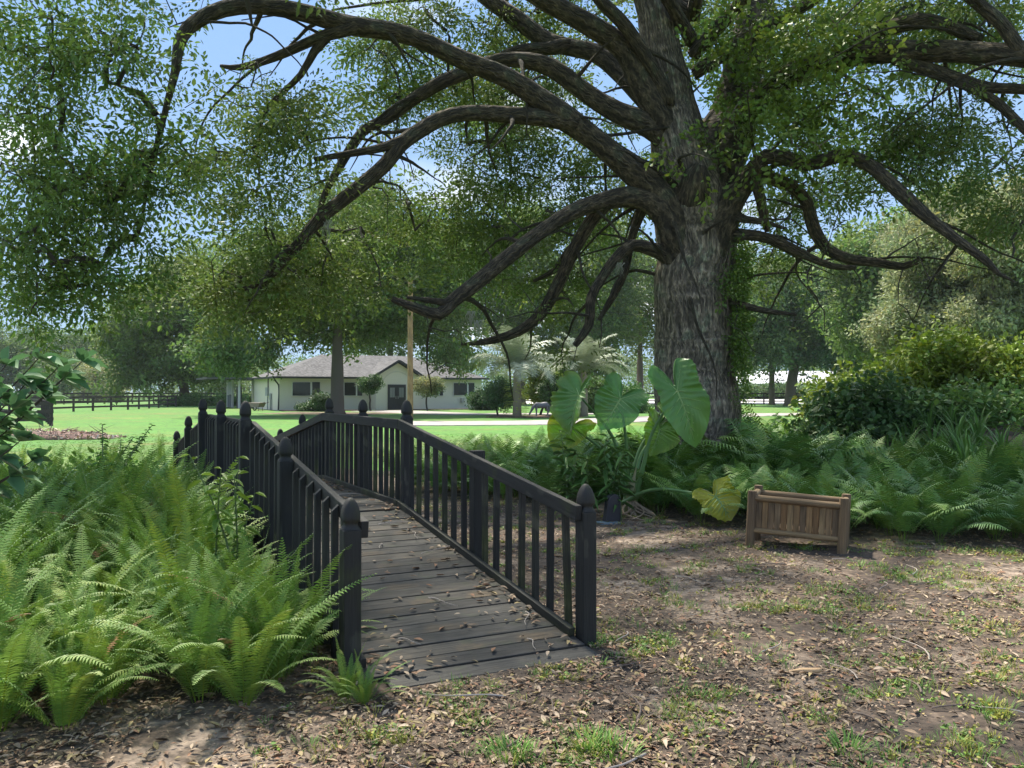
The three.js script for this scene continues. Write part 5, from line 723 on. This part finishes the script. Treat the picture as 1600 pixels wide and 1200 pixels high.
fence('dark brown corner of board fence beside the brush pile', [onGround(-260, 31), onGround(80, 37.5), onGround(66, 48), onGround(0, 56), onGround(-120, 64)], 1.05, 3, fenceBrown, 2.4);
fence('dark paddock fence running past the lawn to the roadside tree', [onGround(70, 60), onGround(115, 64), onGround(200, 71), onGround(275, 84)], 1.15, 3, fenceBrown, 2.8);
fence('dark board fence across the field behind the roadside tree', [onGround(-60, 92), onGround(100, 100), onGround(240, 108), onGround(360, 112)], 1.35, 3, fenceBrown, 3);
fence('dark cross fence dividing the far paddock', [onGround(-80, 122), onGround(60, 128), onGround(200, 130), onGround(330, 126)], 1.4, 3, fenceBrown, 3.2);
// long pale metal barn beyond the arena
{
  const b = thing('metal_barn', 'long pale metal roofed barn beyond the sand arena', 'barn', onGround(1240, 205)), w = mat(0.55, 0.53, 0.54, 0.6), rM = mat(0.62, 0.6, 0.61, 0.5);
  mesh('wall', box(52, 3.4, 10, 0, 1.7, 0), w, b); for (const s of [-1, 1]) { const o = mesh('roof', box(53, 0.12, 6.6), rM, b); o.position.set(0, 4.9, s * 2.9); o.rotation.x = s * 0.48; } for (let i = 0; i < 6; i++) mesh('door', box(3, 2.6, 0.1, -21 + i * 8.4, 1.3, 5.06), mat(0.12, 0.12, 0.13), b);
}
{ // rusty cart by the house wall
  const c = thing('garden_cart', 'small rusty garden cart parked at the white side wall of the house', 'cart', onGround(402, 67), -0.4), rust = mat(0.20, 0.11, 0.08, 0.8), gs = new THREE.Shape(); gs.moveTo(-0.55, 0.62); gs.lineTo(0.55, 0.62); gs.lineTo(0.38, 0.3); gs.lineTo(-0.32, 0.3); gs.closePath();
  mesh('tray', new THREE.ExtrudeGeometry(gs, { depth: 0.7, bevelEnabled: true, bevelSize: 0.02, bevelThickness: 0.02, bevelSegments: 1 }).translate(0, 0, -0.35), mat(0.26, 0.19, 0.16, 0.8), c); const wg = new THREE.TorusGeometry(0.16, 0.045, 8, 20); mesh('wheel', wg.clone().translate(-0.25, 0.2, 0), mat(0.03, 0.03, 0.03), c); for (const z of [-0.25, 0.25]) { mesh('leg', stick(V(0.28, 0.32, z), V(0.34, 0, z), 0.025), rust, c); mesh('handle', stick(V(0.3, 0.5, z), V(0.95, 0.68, z), 0.022), rust, c); }
}
{ // brush pile of dead branches and leaves on the lawn
  reseed(91); const B = onGround(75, 27), o = thing('brush_pile', 'long heap of dead leaves and branches lying on the lawn', 'brush pile', B), L = [], gs = [];
  for (let i = 0; i < 900; i++) { const x = rr(-2.2, 2.2), z = rr(-0.8, 0.8), hh = 0.30 * Math.max(0, 1 - (x / 2.3) ** 2) * Math.max(0, 1 - (z / 0.9) ** 2); L.push({ p: V(x, hh * rr(0.5, 1.05) + 0.02, z), q: randQuat(), s: rr(1, 2.2), c: lin(...pick([[0.45, 0.28, 0.2], [0.5, 0.36, 0.28], [0.3, 0.2, 0.15], [0.6, 0.5, 0.42]])) }); }
  const g = new THREE.SphereGeometry(1, 24, 10, 0, Math.PI * 2, 0, Math.PI / 2).scale(2.1, 0.24, 0.75); mesh('heap', g, mat(0.16, 0.10, 0.08, 1), o);
  for (let i = 0; i < 40; i++) { const a = V(rr(-2, 2), rr(0.1, 0.3), rr(-0.6, 0.6)), d = rndDir().multiplyScalar(rr(0.4, 1.1)); d.y = Math.abs(d.y) * 0.35; gs.push(stick(a, a.clone().add(d), rr(0.008, 0.02), 0.004, 5)); } mesh('branches', mergeGeometries(gs), mat(0.2, 0.16, 0.13), o, 'stuff');
  brushLeaves = L; brushPile = o;
}

// ---------------------------------------------------------------- leaf litter, grass, twigs
reseed(95);
function dryLeafGeo(L, W, curl, bend) { const pos = [], idx = [], N = 5, prof = [0.12, 0.75, 1, 0.72, 0.1]; for (let i = 0; i < N; i++) { const t = i / (N - 1), w = prof[i] * W / 2, y = bend * Math.sin(t * Math.PI) * L; pos.push(-w, y + curl * w, (t - 0.5) * L, 0, y, (t - 0.5) * L, w, y + curl * w, (t - 0.5) * L); if (i < N - 1) { const k = i * 3; idx.push(k, k + 3, k + 1, k + 1, k + 3, k + 4, k + 1, k + 4, k + 2, k + 2, k + 4, k + 5); } } return geo(pos, idx); }
const dryLeaves = [dryLeafGeo(0.07, 0.026, 0.5, 0.08), dryLeafGeo(0.06, 0.022, -0.35, 0.14), dryLeafGeo(0.08, 0.03, 0.8, -0.06)], dryMat = new THREE.MeshStandardMaterial({ roughness: 0.75, side: THREE.DoubleSide });
const leafTones = [[0.26, 0.175, 0.12], [0.31, 0.23, 0.165], [0.19, 0.12, 0.08], [0.38, 0.30, 0.235], [0.28, 0.155, 0.095], [0.42, 0.345, 0.28], [0.22, 0.17, 0.13], [0.33, 0.27, 0.14], [0.16, 0.12, 0.09]];
leafParts(brushPile, 'dead_leaves', dryLeaves, dryMat, brushLeaves);
{
  const L = [], toneAt = () => { const t = pick(leafTones), k = rr(0.7, 1.2); return lin(t[0] * k * 0.84, t[1] * k * 0.78, t[2] * k * 0.65); };
  for (let i = 0; i < 160000 && L.length < 62000; i++) {
    const D = 2.6 + 10.5 * Math.pow(rnd(), 1.35), x = rr(-0.63 * D, 0.63 * D), [bx, bd] = toBridge(V(x, 0, -D)); if (Math.abs(bx) < 0.68 && bd > -0.24 && bd < 8.6) continue;
    let dens = smooth(0.28, 0.60, fbm(x * 1.5 + 30, D * 1.5, 3)) * 0.85 + 0.14; const nearRail = Math.exp(-((Math.abs(bx) - 0.7) ** 2) * 3) * (bd > -1.6 && bd < 5 ? 1 : 0), front = Math.exp(-((bd + 0.6) ** 2) * 2.0) * (Math.abs(bx) < 1.4 ? 1 : 0); dens = Math.min(1, dens + 0.7 * nearRail + 0.9 * front); if (rnd() > dens) continue;
    L.push({ p: V(x, 0.022 + rr(0, 0.014), -D), q: quatOf(rnd() * 6.283, rr(-0.35, 0.35), rr(-0.45, 0.45)), s: i % 4 ? rr(0.14, 0.42) : rr(0.4, 0.85), c: toneAt() });
  }
  leafParts(scene, 'fallen_leaves', dryLeaves, dryMat, L); for (const o of scene.children) if (o.name.startsWith('fallen_leaves')) { o.userData.label = 'dry brown oak leaves littering the bare soil'; o.userData.category = 'leaf litter'; }
  // drifts of leaves on the deck
  const Dk = []; for (let i = 0; i < 5200 && Dk.length < 560; i++) { const d = rr(-0.15, 5.6), x = rr(-0.6, 0.6); let den = 0.05 + 0.9 * Math.exp(-((x - 0.55) ** 2) * 60) * (smooth(0.35, 0.7, fbm(d * 1.7 + 2, 4, 2)) + 0.1) + 0.5 * Math.exp(-((x + 0.5) ** 2) * 20) * (d < 0.5 ? 1 : 0.05); if (rnd() > den * 0.6) continue; Dk.push({ p: bridgeToWorld(x, deckY(d) + 0.010 + rr(0, 0.006), d), q: quatOf(rnd() * 6.283, rr(-0.2, 0.2), rr(-0.3, 0.3)), s: rr(0.5, 1.0), c: toneAt() }); }
  leafParts(scene, 'deck_leaf_litter', dryLeaves, dryMat, Dk); for (const o of scene.children) if (o.name.startsWith('deck_leaf')) { o.userData.label = 'dry leaves drifted along the bridge deck edge'; o.userData.category = 'leaf litter'; }
}
{ // twigs one can pick out
  reseed(97); const tw = mat(0.42, 0.36, 0.30, 0.9), twD = mat(0.17, 0.13, 0.10, 0.9);
  const twig = (p, yaw, L, m, label, group, r = 0.005) => { const pts = []; for (let i = 0; i <= 6; i++) { const t = i / 6; pts.push({ p: V(0.08 * L * Math.sin(t * 5 + yaw), 0.006 + 0.012 * Math.sin(t * Math.PI), (t - 0.5) * L), r: r * (1.1 - 0.7 * t) }); } const o = mesh('fallen_twig', tube(pts, 5), m); o.position.copy(p); o.rotation.y = yaw; tag(o, label, 'twig', group); };
  for (const [x, d, y, L] of [[0.1, 0.75, 0.9, 0.3], [0.45, 2.15, 0.4, 0.32], [0.5, 1.75, -0.5, 0.4], [-0.15, 1.9, 1.3, 0.2], [0.1, 1.95, 0.2, 0.18], [0.4, 2.5, 2.1, 0.26], [0.2, 3.9, 0.6, 0.3], [0.45, 4.0, 1.9, 0.26], [-0.3, 0.25, 1.0, 0.18], [0.5, 0.35, 0.1, 0.3], [0.35, 0.0, 0.3, 0.2]]) twig(bridgeToWorld(x, deckY(d) + 0.004, d), y, L, tw, 'pale dry twig lying on the bridge deck', 'twigs on the bridge deck', 0.0045);
  for (let i = 0; i < 46; i++) { const D = rr(3.2, 8.6), x = rr(-0.15 * D, 0.58 * D), [bx, bd] = toBridge(V(x, 0, -D)); if (Math.abs(bx) < 0.75 && bd > -0.3) continue; if (D > frontRight(x) - 0.3) continue; twig(V(x, 0.025, -D), rnd() * 6.283, rr(0.12, 0.5), i % 3 ? twD : tw, i % 3 ? 'dark dead twig lying in the leaf litter' : 'pale dead twig lying in the leaf litter', i % 3 ? 'dark twigs on the ground' : 'pale twigs on the ground', rr(0.003, 0.006)); }
  const P = at(1262, 1058, 1325 * 1.5 / 446), h = mesh('palm_husk', tube(catmull([{ p: V(-0.13, 0.02, -0.03), r: 0.006 }, { p: V(-0.04, 0.035, 0), r: 0.02 }, { p: V(0.05, 0.035, 0.012), r: 0.024 }, { p: V(0.10, 0.04, 0), r: 0.016 }], 0.03), 8), mat(0.46, 0.30, 0.15, 0.7)); h.position.set(P.x, 0.015, P.z); h.scale.setScalar(0.7); tag(h, 'curled tan dry husk lying on the bare soil', 'husk');
}
{ // sparse grass tufts and weeds in the soil
  reseed(98); const tuft = [0, 1].map(() => strapGeo(12, 0.05, 0.0035, 0.3, 1.7)), gm = leafMat(0.16, 0.28, 0.06, 0.4, 0.6), L = [];
  const flatWeed = puffGeo(16, 0.035, 0.022, 0.013, 0.1), Wd = [];
  for (let i = 0; i < 40000 && L.length < 2600; i++) { const D = 2.8 + 9 * Math.pow(rnd(), 1.3), x = rr(-0.3 * D, 0.62 * D), [bx, bd] = toBridge(V(x, 0, -D)); if ((Math.abs(bx) < 0.7 && bd > -0.3) || D > frontRight(x)) continue; const n = fbm(x * 3.6 + 70, D * 3.6 + 11, 3); if (rnd() > 0.5 * smooth(0.48, 0.78, n) + 0.02) continue; const dry = rnd() < 0.4, v = rr(0.8, 1.3); (rnd() < 0.55 ? L : Wd).push({ p: V(x, 0.02, -D), q: quatOf(rnd() * 6.283), s: rr(0.5, 1.25), c: dry ? lin(1.9 * v, 1.1 * v, 0.9 * v) : lin(v, v, v) }); }
  for (const [px, py] of [[925, 1175], [950, 1185], [820, 1185], [790, 1190], [1330, 1180]]) { const D = 1325 * 1.5 / (py - 612); for (let k = 0; k < 6; k++) L.push({ p: V((px - 800) / FOCAL * D + rr(-0.05, 0.05), 0.02, -D + rr(-0.05, 0.05)), q: quatOf(rnd() * 6), s: rr(1.2, 2.1), c: lin(1.1, 1.15, 1) }); }
  leafParts(scene, 'grass_tufts', tuft, gm, L); instanced('ground_weeds', flatWeed, gm, Wd);
  // longer lawn grass where the soil meets the lawn
  const lawn = []; for (let i = 0; i < 9000; i++) { const D = rr(13.5, 30), x = rr(-0.63 * D, 0.5 * D); if (inDirt(x, -D) && rnd() < 0.85) continue; if (!clear(x, -D)) continue; lawn.push({ p: V(x, 0.0, -D), q: quatOf(rnd() * 6.283), s: rr(0.7, 1.3), c: lin(rr(0.75, 1.2), rr(0.85, 1.1), 0.85) }); }
  instanced('lawn_grass', tuft[0], gm, lawn);
  for (const o of scene.children) { if (o.name.startsWith('grass_tufts')) { o.userData.label = 'sparse grass tufts growing in the bare soil'; o.userData.category = 'grass'; } if (o.name === 'ground_weeds') { o.userData.label = 'flat green weeds scattered over the bare soil'; o.userData.category = 'weeds'; } if (o.name === 'lawn_grass') { o.userData.label = 'grass blades at the worn edge of the lawn'; o.userData.category = 'grass'; } }
}

scene.fog = new THREE.FogExp2(0xdfe6ee, 0.0002);
scene.traverse(o => { if (o.isMesh) { o.castShadow = true; o.receiveShadow = true; } });
renderer.render(scene, camera);
